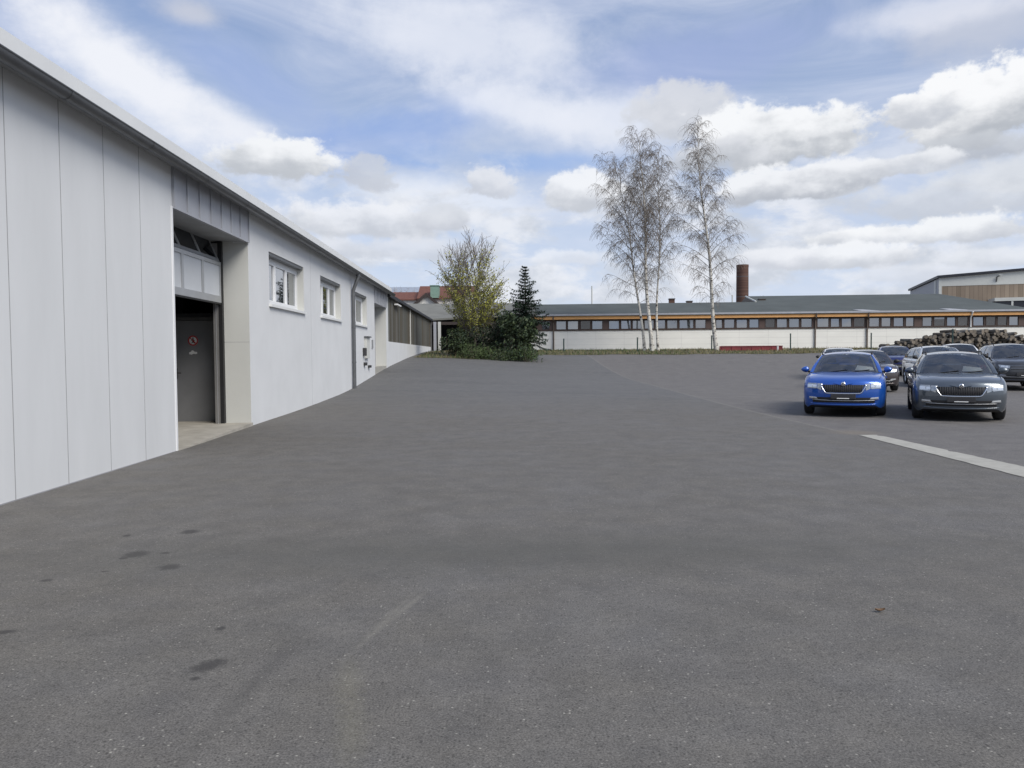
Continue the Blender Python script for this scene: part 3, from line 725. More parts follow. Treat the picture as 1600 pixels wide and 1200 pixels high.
m = M('roof_slate'); gable_roof(m, HX(606, 150), HX(662, 150), 150, 158, AZ(630, 458, 150), AZ(630, 448.5, 154), .4); obj('roof', m, h3)

fh = thing('hall', 'large far hall with white upper band over brown boards and dark roof edge', 'building', (HX(1466, 110), 110, 1.8), R(-20))
HZ = -1.8
hz = lambda py: AZ(1466, py, 110)-1.8
zc = hz(434.5); W_ = 30; sl2 = .06
m = M('hall_boards'); m.box(0, 0, 0, W_, .3, hz(447.5)); obj('board_cladding', m, fh, local=True)
m = M('hall_white'); zb_ = hz(447.5)
m.prism([(-.02, -.04, zb_), (W_, -.04, zb_), (W_, -.04, zc+.001), (W_/2, -.04, zc+sl2*W_/2), (-.02, -.04, zc)], (0, .34, 0)); m.box(-.06, -.08, 0, .32, -.041, zc); obj('upper_band', m, fh, local=True)
m = M('hall_side'); m.box(-.01, .31, -.5, .3, 24, zc-.05); m.use('hall_white'); m.box(-.1, 2.0, 0, -.011, 3.1, zc-.1); obj('side_wall', m, fh, local=True)
m = M('navy_trim'); th = .34
m.hexa([(-.3, -.4, zc+.0), (W_/2, -.4, zc+sl2*W_/2+.02), (W_/2, 24.3, zc+sl2*W_/2+.02), (-.3, 24.3, zc+.0), (-.3, -.4, zc+th), (W_/2, -.4, zc+sl2*W_/2+th), (W_/2, 24.3, zc+sl2*W_/2+th), (-.3, 24.3, zc+th)])
m.hexa([(W_/2, -.4, zc+sl2*W_/2+.02), (W_+.3, -.4, zc), (W_+.3, 24.3, zc), (W_/2, 24.3, zc+sl2*W_/2+.02), (W_/2, -.4, zc+sl2*W_/2+th), (W_+.3, -.4, zc+th), (W_+.3, 24.3, zc+th), (W_/2, 24.3, zc+sl2*W_/2+th)])
obj('roof', m, fh, local=True)
m = M('hall_white'); m.box(6.2, -3.5, hz(475), W_, -.09, hz(470)); m.use('navy_trim'); m.box(6.3, -3.4, 0, W_, -.09, hz(475)-.001); m.use('hall_white')
for u in (8.2, 11, 14): m.box(u, -3.46, hz(482), u+.25, -3.401, hz(475)-.002)
obj('lean_to', m, fh, local=True)
m = M('steel_dark'); m.tube([(7.2, -.06, hz(443)), (7.2, -.25, hz(436)), (7.5, -.45, hz(434))], .09, 6); m.use('hall_white'); m.box(7.35, -.7, hz(434), 7.8, -.35, hz(433)); obj('flood_lamp', m, fh, local=True)

# ------------------------------------------------------------------ fence posts, red beam, log heap
posts = [(881, 529, 'dark green fence post standing nearest the spruce'), (996, 527, 'dark green fence post left of the three birches'), (1112, 524, 'dark green fence post just left of the lone birch'),
         (1235, 521, 'dark green fence post at the right end of the red beam'), (1361, 520, 'dark green fence post beside the workshop downspout above the blue car'), (1488, 514, 'dark green fence post standing in front of the log heap')]
for i, (px, top, lab) in enumerate(posts):
    Y = 57.5 if i < 5 else 49; x = AX(px, Y); zt_ = AZ(px, top, Y)
    t_ = thing('fence_post', lab, 'fence post', (x, Y, gz(x, Y)), 0, 'fence posts along the verge')
    m = M('post_green'); m.tube([(x, Y, gz(x, Y)-.1), (x, Y, zt_-.04)], .05, 8); obj('post', m, t_)
    m = M('post_green'); m.lathe([(.0, zt_), (.05, zt_-.005), (.062, zt_-.03), (.062, zt_-.05)], (x, Y, 0), 'z', 8); obj('cap', m, t_)
xa, xb = AX(1126, 57), AX(1222, 57); z_ = gz(xa, 57)
rb = thing('steel_beam', 'long dark red painted steel trough lying on blocks by the workshop wall', 'beam', ((xa+xb)/2, 57, z_))
m = M('red_paint'); za, zb2 = AZ(1175, 547.5, 57), AZ(1175, 540.5, 57)
m.box(xa, 56.9, za, xb, 56.93, zb2); m.box(xa, 57.3, za, xb, 57.33, zb2); m.box(xa, 56.93, za, xb, 57.3, za+.03); m.box(xa, 56.86, zb2-.04, xb, 56.899, zb2+.01)
for i in range(7): u = lerp(xa+.05, xb-.1, i/6); m.box(u, 56.87, za, u+.05, 56.899, zb2-.04)
obj('trough', m, rb)
for u in (xa+.6, (xa+xb)/2, xb-.6):
    m = M('dark_wood'); m.box(u-.1, 56.85, z_-.15, u+.1, 57.4, za-.002); obj('support_block', m, rb)
x = AX(1215, 56.4); m = M('fascia_white'); m.tube([(x, 56.4, gz(x, 56.4)-.02), (x, 56.4, gz(x, 56.4)+.35)], .07, 8); tag(obj('marker_post', m, smooth=40), 'short white marker post in front of the red beam', 'marker post')

def logs():
    rnd = random.Random(21); protos = []
    for k in range(5):
        m = M('log_bark' if k % 2 else 'log_bark_grey'); r = .110; n = 10; prof = []
        L_ = 1.0; pts = [(0, -L_/2, 0), (.01, -L_*.2, .005), (0, L_*.2, -.005), (0, L_/2, 0)]
        m.tube(pts, [r*1.0, r*.97, r*1.02, r], n, cap=False)
        nb = len(m.v); m.use('log_end'); m.face([i for i in range(n)][::-1]); m.face([nb-n+i for i in range(n)])
        for i, p in enumerate(m.v):
            q = Vector(p); j = 1+.12*math.sin(3*math.atan2(q.z, q.x)+k*1.7); m.v[i] = (q.x*j, q.y, q.z*(1+.1*math.cos(2*math.atan2(q.z, q.x)+k)))
        protos.append(m.mesh('log', 50))
    Y = 51.0; xl, xr = AX(1376, Y), AX(1622, Y)
    prof = [(1376, 541), (1395, 536), (1420, 531), (1445, 526), (1465, 520), (1490, 518), (1515, 517), (1540, 514), (1560, 516), (1580, 522), (1600, 529), (1640, 541)]
    def top(x):
        pts = [(AX(a, Y), AZ(a, b, Y)) for a, b in prof]
        if x <= pts[0][0]: return pts[0][1]
        for (a, b), (c, d) in zip(pts, pts[1:]):
            if x <= c: return b+(d-b)*(x-a)/(c-a)
        return pts[-1][1]
    cnt = 0; dz = .187
    for row in range(14):
        x = xl + (.12 if row % 2 else 0)
        while x < xr:
            zg = gz(x, Y); z = zg+.12+row*dz
            if z < top(x)-.02+rnd.uniform(-.07, .08) and cnt < 296:
                for _ in (0,):
                    o = bpy.data.objects.new('log', rnd.choice(protos)); COL.objects.link(o); s = rnd.uniform(.7, 1.3)
                    o.location = (x+rnd.uniform(-.03, .03), Y+rnd.uniform(-.3, .3), z+rnd.uniform(-.04, .04)); o.rotation_euler = (rnd.uniform(-.12, .12), rnd.uniform(0, 6.28), rnd.uniform(-.4, .4)); o.scale = (s, rnd.uniform(.8, 1.1), s)
                    tag(o, 'cut firewood log in the heap behind the parked cars', 'log', 'logs in the firewood heap'); cnt += 1
            x += rnd.uniform(.21, .265)
    print('logs', cnt)
logs()

# ------------------------------------------------------------------ trees
def rvec(r): return Vector((r.uniform(-1, 1), r.uniform(-1, 1), r.uniform(-1, 1)))
def birch(base_px, top_px, top_py, Y, seed, label, width, mid=None, low=.26, nbr=74, rad=.15, bend=0, tap=.80):
    r = random.Random(seed)
    bx = AX(base_px, Y); zb = gz(bx, Y)-.1; tp = at(top_px, Y, top_py); H = tp.z-zb
    t_ = thing('birch', label, 'tree', (bx, Y, zb), 0, 'bare birches at the edge of the yard')
    N = 16; path = []
    for i in range(N+1):
        t = i/N; x = lerp(bx, tp.x, t) + bend*math.sin(t*math.pi) + .10*math.sin(t*9+seed); path.append(Vector((x, Y+.12*math.sin(t*7+seed*2), zb+H*t)))
    m = M('birch_bark'); m.tube(path, [rad*(1-.93*(i/N)**.85)*(1.25 if i == 0 else 1) for i in range(N+1)], 9, cap=False); obj('trunk', m, t_, smooth=180)
    def tpoint(t):
        f = t*N; i = min(N-1, int(f)); return path[i].lerp(path[i+1], f-i)
    br = M('twig_pale'); tw = M('twig')
    for k in range(nbr):
        t = low + (1-low-.01)*((k+r.random())/nbr)**.85
        p = tpoint(t); az = k*2.399+r.uniform(-.5, .5)
        prof = min(1, (t-low+.06)/.26)*(1-tap*max(0, (t-low-.12)/(1-low-.12))**1.15)
        Lb = width*prof*r.uniform(.7, 1.25)
        if Lb < .25: Lb = .25
        el = R(r.uniform(42, 68)) if t > .4 else R(r.uniform(30, 52))
        d = Vector((math.cos(az)*math.cos(el), math.sin(az)*math.cos(el), math.sin(el)))
        n = 9; pts = [p.copy()]; q = p.copy()
        for i in range(n):
            d = (d + Vector((0, 0, -.018-.028*(i/n)*2.2)) + rvec(r)*.10).normalized(); q = q+d*(Lb*1.25/n); pts.append(q.copy())
        r0 = .010+.020*Lb/width*(1-.5*t)
        (br if Lb > 1.2 else tw).tube(pts, [lerp(r0, .007, i/n) for i in range(n+1)], 4, cap=False)
        ns = max(3, int(Lb*6.2))
        for j in range(ns):
            f = r.uniform(.18, 1)*n; i = min(n-1, int(f)); s = pts[i].lerp(pts[i+1], f-i)
            dd = ((pts[i+1]-pts[i]).normalized()*.6 + Vector((math.cos(az+r.uniform(-1.6, 1.6)), math.sin(az+r.uniform(-1.6, 1.6)), r.uniform(-.1, .7)))*.75).normalized()
            Ls = r.uniform(.45, 1.25)*(.6+.35*prof); sp = [s.copy()]; q = s.copy(); c = 5
            for i2 in range(c):
                dd = (dd + Vector((0, 0, -.16-.06*i2)) + rvec(r)*.15).normalized(); q = q+dd*(Ls/c); sp.append(q.copy())
            tw.tube(sp, [lerp(.0095, .005, i2/c) for i2 in range(c+1)], 3, cap=False)
            for h in range(r.randint(3, 5)):
                i2 = r.randint(1, c); s2 = sp[i2]; d3 = (Vector((r.uniform(-1, 1), r.uniform(-1, 1), r.uniform(-.4, .5)))*.7+dd*.4).normalized(); q = s2.copy(); hp = [q.copy()]; Lh = r.uniform(.25, .85)
                for i3 in range(3):
                    d3 = (d3+Vector((0, 0, -.42))).normalized(); q = q+d3*(Lh/3); hp.append(q.copy())
                tw.tube(hp, [.0075, .0068, .006, .005], 3, cap=False)
    obj('branches', br, t_); obj('crown', tw, t_)
birch(1006, 962, 262, 58.3, 1, 'leaning birch, leftmost of the three growing together', 3.3, nbr=54, rad=.12, bend=.25, tap=.62)
birch(1017, 1000, 214, 58.0, 2, 'tallest middle birch of the three growing together', 2.9, nbr=64, rad=.17, tap=.68)
birch(1028, 1030, 236, 58.6, 3, 'slim birch, rightmost of the three growing together', 2.5, nbr=46, rad=.105, low=.3, tap=.68)
birch(1122, 1090, 190, 58.0, 4, 'lone bare birch standing between the trio and the brick stack', 2.35, nbr=92, rad=.17, bend=-.15, low=.2, tap=.72)

def leaf(m, p, s, r, up=.3):
    n = rvec(r).normalized(); a = n.orthogonal().normalized()*s; b = n.cross(a).normalized()*s*r.uniform(.4, .7)
    m.poly([p-a, p+b*.9, p+a, p-b*.9])
def budding():
    r = random.Random(31); Y = 48.5; bx = AX(736, Y); zb = gz(bx, Y)-.1; tz = AZ(740, 364, Y)
    t_ = thing('budding_tree', 'many stemmed tree with sparse yellow green spring leaves next to the spruce', 'tree', (bx, Y, zb))
    st = M('bark_brown'); tw = M('twig'); lf = M('bud_leaf'); H = tz-zb
    cz, rx, rzz = zb+H*.60, 2.25, H*.40
    stems = []
    for k in range(7):
        az = k*.9+r.uniform(-.3, .3); sp = r.uniform(.25, .75); n = 12; pts = []
        hh = H*r.uniform(.66, .86)
        for i in range(n+1):
            t = i/n; o = .18+sp*t**1.3
            pts.append(Vector((bx+math.cos(az)*o+.06*math.sin(t*8+k), Y+math.sin(az)*o+.06*math.cos(t*7+k), zb+hh*t)))
        st.tube(pts, [lerp(.065, .010, (i/n)**.8) for i in range(n+1)], 6, cap=False); stems.append(pts)
    def leaves(p, ff):
        z = (p.z-zb)/H; pr = (.95 if z < .5 else .95-2.6*(z-.5)) + .28*max(0, (p.x-bx)/2)
        for _ in range(3):
            if r.random() < pr*ff:
                lf.use('bud_leaf' if r.random() < .7 else 'bud_leaf_dull'); leaf(lf, p+rvec(r)*.14, r.uniform(.04, .085), r)
    def limb(p, q, rad, curve, n=8):
        mid = (p+q)/2+Vector((0, 0, -curve))+rvec(r)*.12*(q-p).length*.5; out = []
        for i in range(n+1):
            t = i/n; a = p.lerp(mid, t); b = mid.lerp(q, t); out.append(a.lerp(b, t)+rvec(r)*.02)
        tw.tube(out, [lerp(rad, .006, i/n) for i in range(n+1)], 4, cap=False); return out
    for k in range(150):
        u = r.uniform(-1, 1); a = r.uniform(0, 6.28); f = r.uniform(.62, 1.06)
        u = max(-.95, u*.9+.1); c = math.sqrt(max(0, 1-u*u))
        q = Vector((bx+.1+rx*f*c*math.cos(a), Y+1.9*f*c*math.sin(a), cz+rzz*u*f))
        sp = min(stems, key=lambda s_: (s_[-1]-q).length+r.uniform(0, .9)); zt_ = max(zb+H*.12, q.z-r.uniform(.9, 2.3))
        p = min(sp, key=lambda v: abs(v.z-zt_))
        ln = (q-p).length; L1 = limb(p, q, .011+.006*ln/2, .10*ln)
        for i in range(2, 9):
            leaves(L1[i], .5)
            for _ in range(2):
                d = ((L1[i]-L1[i-1]).normalized()+rvec(r)*.75+Vector((0, 0, .45))).normalized(); e = L1[i]+d*r.uniform(.25, .75)
                L2 = limb(L1[i], e, .008, .03, 4)
                for v in L2[2:]: leaves(v, .55)
    obj('trunk', st, t_, smooth=180); obj('branches', tw, t_); obj('crown', lf, t_)
budding()

def spruce():
    r = random.Random(8); Y = 46.5; bx = AX(821, Y); zb = gz(bx, Y)-.1; tz = AZ(822, 416, Y); H = tz-zb
    t_ = thing('spruce', 'dark green spruce with thin ragged spire left of the workshop', 'tree', (bx, Y, zb))
    m = M('bark_brown'); m.tube([(bx, Y, zb), (bx+.03, Y, zb+H*.5), (bx, Y, tz)], [.11, .06, .012], 8, cap=False); obj('trunk', m, t_, smooth=180)
    nd = M('needle'); bw = M('bark_brown')
    z = .95; k = 0
    while z < H-.05:
        u = 1-z/H; rl = min(1.25, .10+1.85*u**.85)
        nb = 7 if u > .25 else 5
        for j in range(nb):
            az = k*1.3+j*6.283/nb+r.uniform(-.25, .25); Lb = rl*r.uniform(.5, 1.25)
            p = Vector((bx, Y, zb+z)); d = Vector((math.cos(az), math.sin(az), .32+.3*(1-u))).normalized(); q = p.copy(); n = max(3, int(Lb/.12)); pts = [q.copy()]
            for i in range(n):
                d = (d+Vector((0, 0, -.10 if i < n*.6 else .12))+rvec(r)*.06).normalized(); q = q+d*(Lb/n); pts.append(q.copy())
            bw.tube(pts, [lerp(.014, .004, i/n) for i in range(n+1)], 3, cap=False)
            for i in range(1, n+1):
                c = pts[i]; dirv = (pts[i]-pts[i-1]).normalized(); side = dirv.cross(Vector((0, 0, 1))).normalized()
                for s in range(11 if u > .35 else 13):
                    nd.use('needle' if r.random() < .72 else 'needle_light')
                    sv = (side*r.choice((-1, 1))*r.uniform(.4, 1)+dirv*r.uniform(.2, .8)+Vector((0, 0, r.uniform(-.75, .3)))).normalized(); Ln = r.uniform(.12, .27)*(.4+.6*min(1, u*2.6)); w = Vector((0, 0, 1)).cross(sv).normalized()*.028
                    a = c+rvec(r)*.03; nd.poly([a-w, a+w, a+sv*Ln+w*.3, a+sv*Ln-w*.3])
        z += .16 if u > .4 else .19; k += 1
    obj('branches', bw, t_); obj('crown', nd, t_)
spruce()

def shrub(px, py_base_Y, rx, ry, h, seed, label, mats, dens=2600, ls=.075, name='shrub', stem='bark_brown', cat='shrub', gaps=.5):
    r = random.Random(seed); Y = py_base_Y; bx = AX(px, Y); zb = gz(bx, Y)-.05
    t_ = thing(name, label, cat, (bx, Y, zb)); st = M(stem); lf = M(mats[0])
    cl = []
    for i in range(26):
        a = r.uniform(0, 6.28); rr = r.random()**.5; z = r.uniform(.12, .95); k = math.sqrt(max(.05, 1-(max(0, z-.4)/.62)**2))
        cl.append((Vector((bx+math.cos(a)*rx*rr*k, Y+math.sin(a)*ry*rr*k, zb+h*z)), r.uniform(.22, .5)*min(rx, 1.4)))
    for c, s in cl:
        st.tube([(bx+(c.x-bx)*.15, Y+(c.y-Y)*.15, zb), (bx+(c.x-bx)*.6, Y+(c.y-Y)*.6, lerp(zb, c.z, .6)), c, c+Vector((r.uniform(-.3, .3), r.uniform(-.3, .3), s*1.1))], [.022, .014, .009, .004], 4, cap=False)
    for i in range(dens):
        c, s = r.choice(cl); v = rvec(r)
        if v.length > 1: v.normalize()
        p = c+Vector((v.x*s*1.15, v.y*s*1.15, v.z*s))
        if p.z < zb+.03: continue
        lf.use(mats[0] if r.random() < .75 else mats[1]); leaf(lf, p, r.uniform(.6, 1.3)*ls, r)
    obj('stems', st, t_); obj('foliage', lf, t_)
shrub(803, 45.6, 1.15, 1.0, 2.6, 51, 'dense dark evergreen bush at the foot of the spruce', ('yew', 'yew_light'), 5200, .09)
shrub(768, 47.0, 1.2, 1.0, 2.1, 52, 'brownish dark bush between the budding tree and the evergreen', ('yew', 'bark_brown'), 3000, .07)
shrub(716, 47.6, 1.0, 1.0, 1.7, 53, 'low dark green bush left of the budding tree', ('yew', 'yew_light'), 3200, .07)
shrub(742, 45.2, 1.0, .7, .75, 54, 'small mid green bush in front of the budding tree', ('grass_green', 'yew_light'), 2400, .05)
shrub(822, 44.4, .8, .5, .8, 55, 'small grey green bush in front of the spruce', ('grass_green', 'needle_light'), 1800, .05)
shrub(785, 44.6, .9, .5, .6, 56, 'flat low bush in front of the brownish dark bush', ('yew_light', 'needle_light'), 1800, .05)
def far_bare(px, Y, h, seed, label):
    r = random.Random(seed); bx = AX(px, Y); t_ = thing('bare_tree', label, 'tree', (bx, Y, 1.8)); m = M('twig'); c = M('twig_pale')
    m.tube([(bx, Y, 1.5), (bx, Y, 1.8+h*.6)], [.2, .06], 6, cap=False)
    for i in range(70):
        a = r.uniform(0, 6.28); z = 1.8+h*r.uniform(.3, .65); L_ = r.uniform(.2, .42)*h
        p = Vector((bx, Y, z)); q = p+Vector((math.cos(a)*.6, math.sin(a)*.6, .8)).normalized()*L_
        c.tube([p, q], [.05, .015], 3, cap=False)
        for j in range(5): s = p.lerp(q, r.uniform(.4, 1)); c.tube([s, s+(rvec(r)*.6+Vector((0, 0, .6))).normalized()*r.uniform(.4, 1)], [.025, .012], 3, cap=False)
    obj('trunk', m, t_); obj('crown', c, t_)
far_bare(1176, 120, 9.0, 61, 'small distant bare tree right beside the brick stack')
far_bare(623, 140, 13.2, 62, 'distant bare tree above the low red roof')

# ------------------------------------------------------------------ cars
def poly_i(tab, x):
    if x <= tab[0][0]: return tab[0][1]
    for (a, b), (c, d) in zip(tab, tab[1:]):
        if x <= c:
            t = (x-a)/(c-a); return b+(d-b)*t
    return tab[-1][1]
ST_Y = [0, .03, .08, .16, .28, .42, .6, .8, 1.0, 1.2, 1.4, 1.7, 2.1, 2.6, 3.1, 3.5, 3.8, 4.1, 4.35, 4.52, 4.62, 4.68]
ST_W = [(0, .775), (.03, .80), (.08, .83), (.16, .86), (.28, .88), (.5, .895), (1, .905), (3.2, .905), (3.8, .895), (4.3, .87), (4.55, .83), (4.68, .76)]
ST_T = [(0, .770), (.03, .797), (.08, .822), (.16, .845), (.28, .866), (.5, .892), (.8, .925), (1.1, .95), (1.4, .965), (2.6, .985), (4.1, 1.0), (4.5, 1.0), (4.62, .97), (4.68, .92)]
ST_B = [(0, .25), (.08, .21), (.3, .185), (1, .18), (4.2, .2), (4.5, .26), (4.68, .34)]
KP = [(.90, 0, 0), (.965, 0, .06), (.990, 0, .2), (1.0, .5, 0), (.997, .66, 0), (.985, .80, 0), (.965, .90, 0), (.935, .965, 0), (.885, 1, 0)]
NC = 12
def car(label, paint_name, loc, rz, sc=.967, hz_=1.03, length=1.0, style='estate', group='cars parked in the yard', wheelr=.325, glassm='car_glass', lift=0.0, mesh=None, rail=True, name='car', headlight='wide'):
    """local frame: bumper at y=0, car runs to +y, x to the image right when it faces the viewer"""
    S = Matrix.Diagonal((sc, sc*length, sc*hz_, 1)) if True else None
    lift_ = lift
    def T(p):
        return (p[0]*sc, p[1]*sc*length, (p[2]*hz_+lift_)*sc)
    c = thing(name, label, 'car', loc, rz, group)
    def put(nm, mb, par=None, smooth=35, bev=0):
        mb.v = [T(p) for p in mb.v]
        return obj(nm, mb, par or c, smooth, local=True, bev=bev)
    def bow(x, z, y):
        f = max(0, 1-y/.9)**2; b = max(0, 1-(4.68-y)/.7)**2
        return f*(.25*(abs(x)/.9)**2.3 + .13*max(0, (z-.63)/.2)**1.4*.6 + .05*max(0, (.40-z)/.2)) - b*(.14*(abs(x)/.9)**2.2+.10*max(0, (z-.7)/.3))
    def sec(y):
        w, zt, zb = poly_i(ST_W, y), poly_i(ST_T, y), poly_i(ST_B, y); out = []
        for kx, kz, ab in KP:
            z = zb+ab if kz == 0 else lerp(zb, zt, kz)
            out.append((w*kx, z))
        return out
    def crown(y): return .035 if y < 1.4 else .02
    b = MB(); b.use(paint_name)
    idx = {}
    def V(key, p):
        if key not in idx: idx[key] = len(b.v); b.v.append(p)
        return idx[key]
    K = len(KP); n = len(ST_Y)
    secs = [sec(y) for y in ST_Y]
    def side(i, k, s):
        x, z = secs[i][k]; y = ST_Y[i]
        return V(('g', i, k, NC if s > 0 else 0), (s*x, y+bow(x, z, y), z))
    def deck(i, j):
        x0, z0 = secs[i][K-1]; y = ST_Y[i]; u = -1+2*j/NC
        if j in (0, NC): return side(i, K-1, -1 if j == 0 else 1)
        x = u*x0; z = z0+crown(y)*(1-abs(u)**2.2)
        # two raised creases on the bonnet
        if y < 1.4: z += .012*math.exp(-((abs(u)-.62)/.12)**2)*min(1, y/.3)
        return V(('g', i, K-1, j), (x, y+bow(x, z, y), z))
    def bot(i, j):
        x0, z0 = secs[i][0]; u = -1+2*j/NC
        if j in (0, NC): return side(i, 0, -1 if j == 0 else 1)
        return V(('g', i, 0, j), (u*x0, ST_Y[i]+bow(u*x0, z0, ST_Y[i]), z0))
    def capv(i, k, j):
        if j == 0: return side(i, k, -1)
        if j == NC: return side(i, k, 1)
        if k == K-1: return deck(i, j)
        if k == 0: return bot(i, j)
        x0, z0 = secs[i][k]; u = -1+2*j/NC; x = u*x0; y = ST_Y[i]
        return V(('g', i, k, j), (x, y+bow(x, z0, y), z0))
    for i in range(n-1):
        for k in range(K-1):
            b.face((side(i, k, 1), side(i+1, k, 1), side(i+1, k+1, 1), side(i, k+1, 1)))
            b.face((side(i, k+1, -1), side(i+1, k+1, -1), side(i+1, k, -1), side(i, k, -1)))
        for j in range(NC):
            b.face((deck(i, j), deck(i, j+1), deck(i+1, j+1), deck(i+1, j))); b.use('black'); b.face((bot(i+1, j), bot(i+1, j+1), bot(i, j+1), bot(i, j))); b.use(paint_name)
    for k in range(K-1):
        for j in range(NC):
            b.face((capv(0, k, j), capv(0, k, j+1), capv(0, k+1, j+1), capv(0, k+1, j)))
            b.face((capv(n-1, k+1, j), capv(n-1, k+1, j+1), capv(n-1, k, j+1), capv(n-1, k, j)))
    def fy(x, z):
        """front face y at (x, z)"""
        zt = ST_T[0][1]; y0 = 0
        return y0+bow(x, z, 0)
    body = put('body', b, None, 32)
    # wheel arches cut out of the body
    yf, yr = .90, 3.58
    for yy in (yf, yr):
        for s in (-1, 1):
            cm = M('black'); rr = wheelr+.045; nn = 28
            cm.tube([(s*1.2, 0, 0), (s*.62, 0, 0)], rr, nn)
            cm.v = [(p[0]*sc, p[1]+yy*sc*length, p[2]+wheelr) for p in cm.v]
            cm.v = [(p[0], p[1], p[2]) for p in cm.v]
            co = bpy.data.objects.new('arch_cutter', cm.mesh('arch_cutter')); COL.objects.link(co); co.parent = c
            md = body.modifiers.new('arch', 'BOOLEAN'); md.operation = 'DIFFERENCE'; md.object = co; md.solver = 'EXACT'
            CUT.append((body, co))
    # cabin: pillars, roof, glass
    zr = 1.415
    def belt(y): return (poly_i([(1.0, .80), (1.4, .815), (3.6, .815), (4.2, .79), (4.6, .74)], y), poly_i(ST_T, y)+.0)
    def roofedge(y): return (poly_i([(1.85, .575), (2.4, .605), (3.4, .60), (4.3, .56)], y), poly_i([(1.85, 1.345), (2.1, 1.385), (2.6, 1.40), (3.3, 1.39), (4.0, 1.36), (4.35, 1.335)], y))
    A0, A1 = 1.22, 1.98   # pillar foot / head on the side surface
    D0, D1 = 4.60, 4.30
    def sidep(f, t, s, out=0):
        """f: 0 at the windscreen line, 1 at the tail; t: 0 belt .. 1 roof"""
        y0 = lerp(A0, D0, f); y1 = lerp(A1, D1, f)
        xb, zb = belt(y0); xt, zt = roofedge(y1); y = lerp(y0, y1, t)
        x = lerp(xb, xt, t)+.045*math.sin(math.pi*t)*.8; z = lerp(zb, zt, t)
        return (s*(x+out), y, z+out*.3)
    def spatch(m, f0, f1, t0, t1, s, out=0, nf=4, ntt=4, skew=0):
        rows = []
        for a in range(ntt+1):
            t = lerp(t0, t1, a/ntt); rows.append([sidep(lerp(f0, f1, q/nf), t, s, out) for q in range(nf+1)])
        m.grid(rows, flip=(s < 0))
    fr_ = [(.035, .335), (.375, .665), (.70, .925)]
    cab = M(paint_name)
    for s in (-1, 1):
        spatch(cab, 0, .035, 0, 1, s); spatch(cab, .925, 1, 0, 1, s)
        spatch(cab, .035, .925, 0, .06, s, nf=10, ntt=1); spatch(cab, .035, .925, .93, 1, s, nf=10, ntt=1)
        cab.use('black'); spatch(cab, .335, .375, .06, .93, s); spatch(cab, .665, .70, .06, .93, s); cab.use(paint_name)
    # roof
    rows = []
    for q in range(9):
        f = q/8; y = lerp(A1, D1, f); xe, ze_ = roofedge(y); row = []
        for j in range(11):
            u = -1+2*j/10; yy = y+(-.06 if q == 0 else .0)*(1-u*u)+(.06*(1-u*u) if q == 8 else 0)
            row.append((u*xe, yy, ze_+.062*(1-abs(u)**2.4)*min(1, .55+q*.25)))
        rows.append(row)
    cab.grid(rows)
    # windscreen frame strips and glass
    def ws(u, t, out=0):
        xb = .735; xt = .555
        x = u*lerp(xb, xt, t); y = lerp(1.13, 1.925, t)+.16*abs(u)**2.2*(1-.55*t)-.0; z = lerp(.972, 1.395, t)+.02*(1-u*u)*(t)+.03*math.sin(math.pi*t)-.02*abs(u)**2*t
        return (x, y-out, z+out*.6)
    for s in (-1, 1):
        rows = []
        for a in range(7):
            t = a/6; p, q = ws(s, t), sidep(0, t, s); rows.append([p, ((p[0]+q[0])/2+s*.008, (p[1]+q[1])/2-.012, (p[2]+q[2])/2+.006), q])
        cab.grid(rows, flip=(s < 0))
    rows = [[ws(-1+2*j/10, 1) for j in range(11)], rows and [(-1+0, 0, 0)]*11]
    q0 = []
    for j in range(11):
        u = -1+2*j/10; xe, ze_ = roofedge(A1); q0.append((u*xe, A1-.06*(1-u*u), ze_+.062*(1-abs(u)**2.4)*.55))
    cab.grid([rows[0], q0])
    cab.use('black'); cab.grid([[(u/5*.80, 1.06+.12*abs(u/5)**2.2, .957+.012*(1-abs(u/5))) for u in range(-5, 6)], [ws(u/5, 0) for u in range(-5, 6)]])
    cab.use(paint_name)
    # tailgate
    def tg(u, t): 
        return (u*lerp(.70, .54, t), lerp(4.66, 4.36, t)-.10*abs(u)**2*(1), lerp(.985, 1.345, t)+.03*(1-u*u)*t)
    for s in (-1, 1):
        rows = []
        for a in range(5):
            t = a/4; rows.append([sidep(1, t, s), tg(s*.93, t)])
        cab.grid(rows, flip=(s < 0))
    cab.grid([[tg(-.93+1.86*j/8, t) for j in range(9)] for t in (0, .12)], flip=True); cab.grid([[tg(-.93+1.86*j/8, t) for j in range(9)] for t in (.88, 1)], flip=True)
    put('cabin', cab, None, 40)
    m = M(glassm); m.grid([[ws(-1+2*j/10, a/6) for j in range(11)] for a in range(7)]); wsn = put('windscreen', m, None, 180)
    if style == 'estate':
        for s in (-1, 1):
            m2 = M('hall_white'); m2.tube([ws(s*.955, a/6, -.035) for a in range(7)], .02, 5); put('pillar_trim', m2, None, 180)
    m = M('black')
    for s0 in (-.55, .12): m.tube([ws(s0, -.01, .012), ws(s0+.62, .10, .012)], .008, 5)
    put('wiper', m)
    m = M(glassm); m.grid([[tg(-.93+1.86*j/8, lerp(.12, .88, a/3)) for j in range(9)] for a in range(4)], flip=True); put('rear_window', m, None, 180)
    for s in (-1, 1):
        for (a, b_) in fr_:
            m = M('car_glass_dark' if a > .6 else glassm); spatch(m, a, b_, .06, .93, s); put('side_window', m, None, 180)
    # interior
    m = M('plastic_dark'); m.hexa([(-.7, 1.25, .9), (.7, 1.25, .9), (.7, 1.75, .9), (-.7, 1.75, .9), (-.7, 1.3, .985), (.7, 1.3, .985), (.7, 1.72, 1.02), (-.7, 1.72, 1.02)]); put('dashboard', m, None, None)
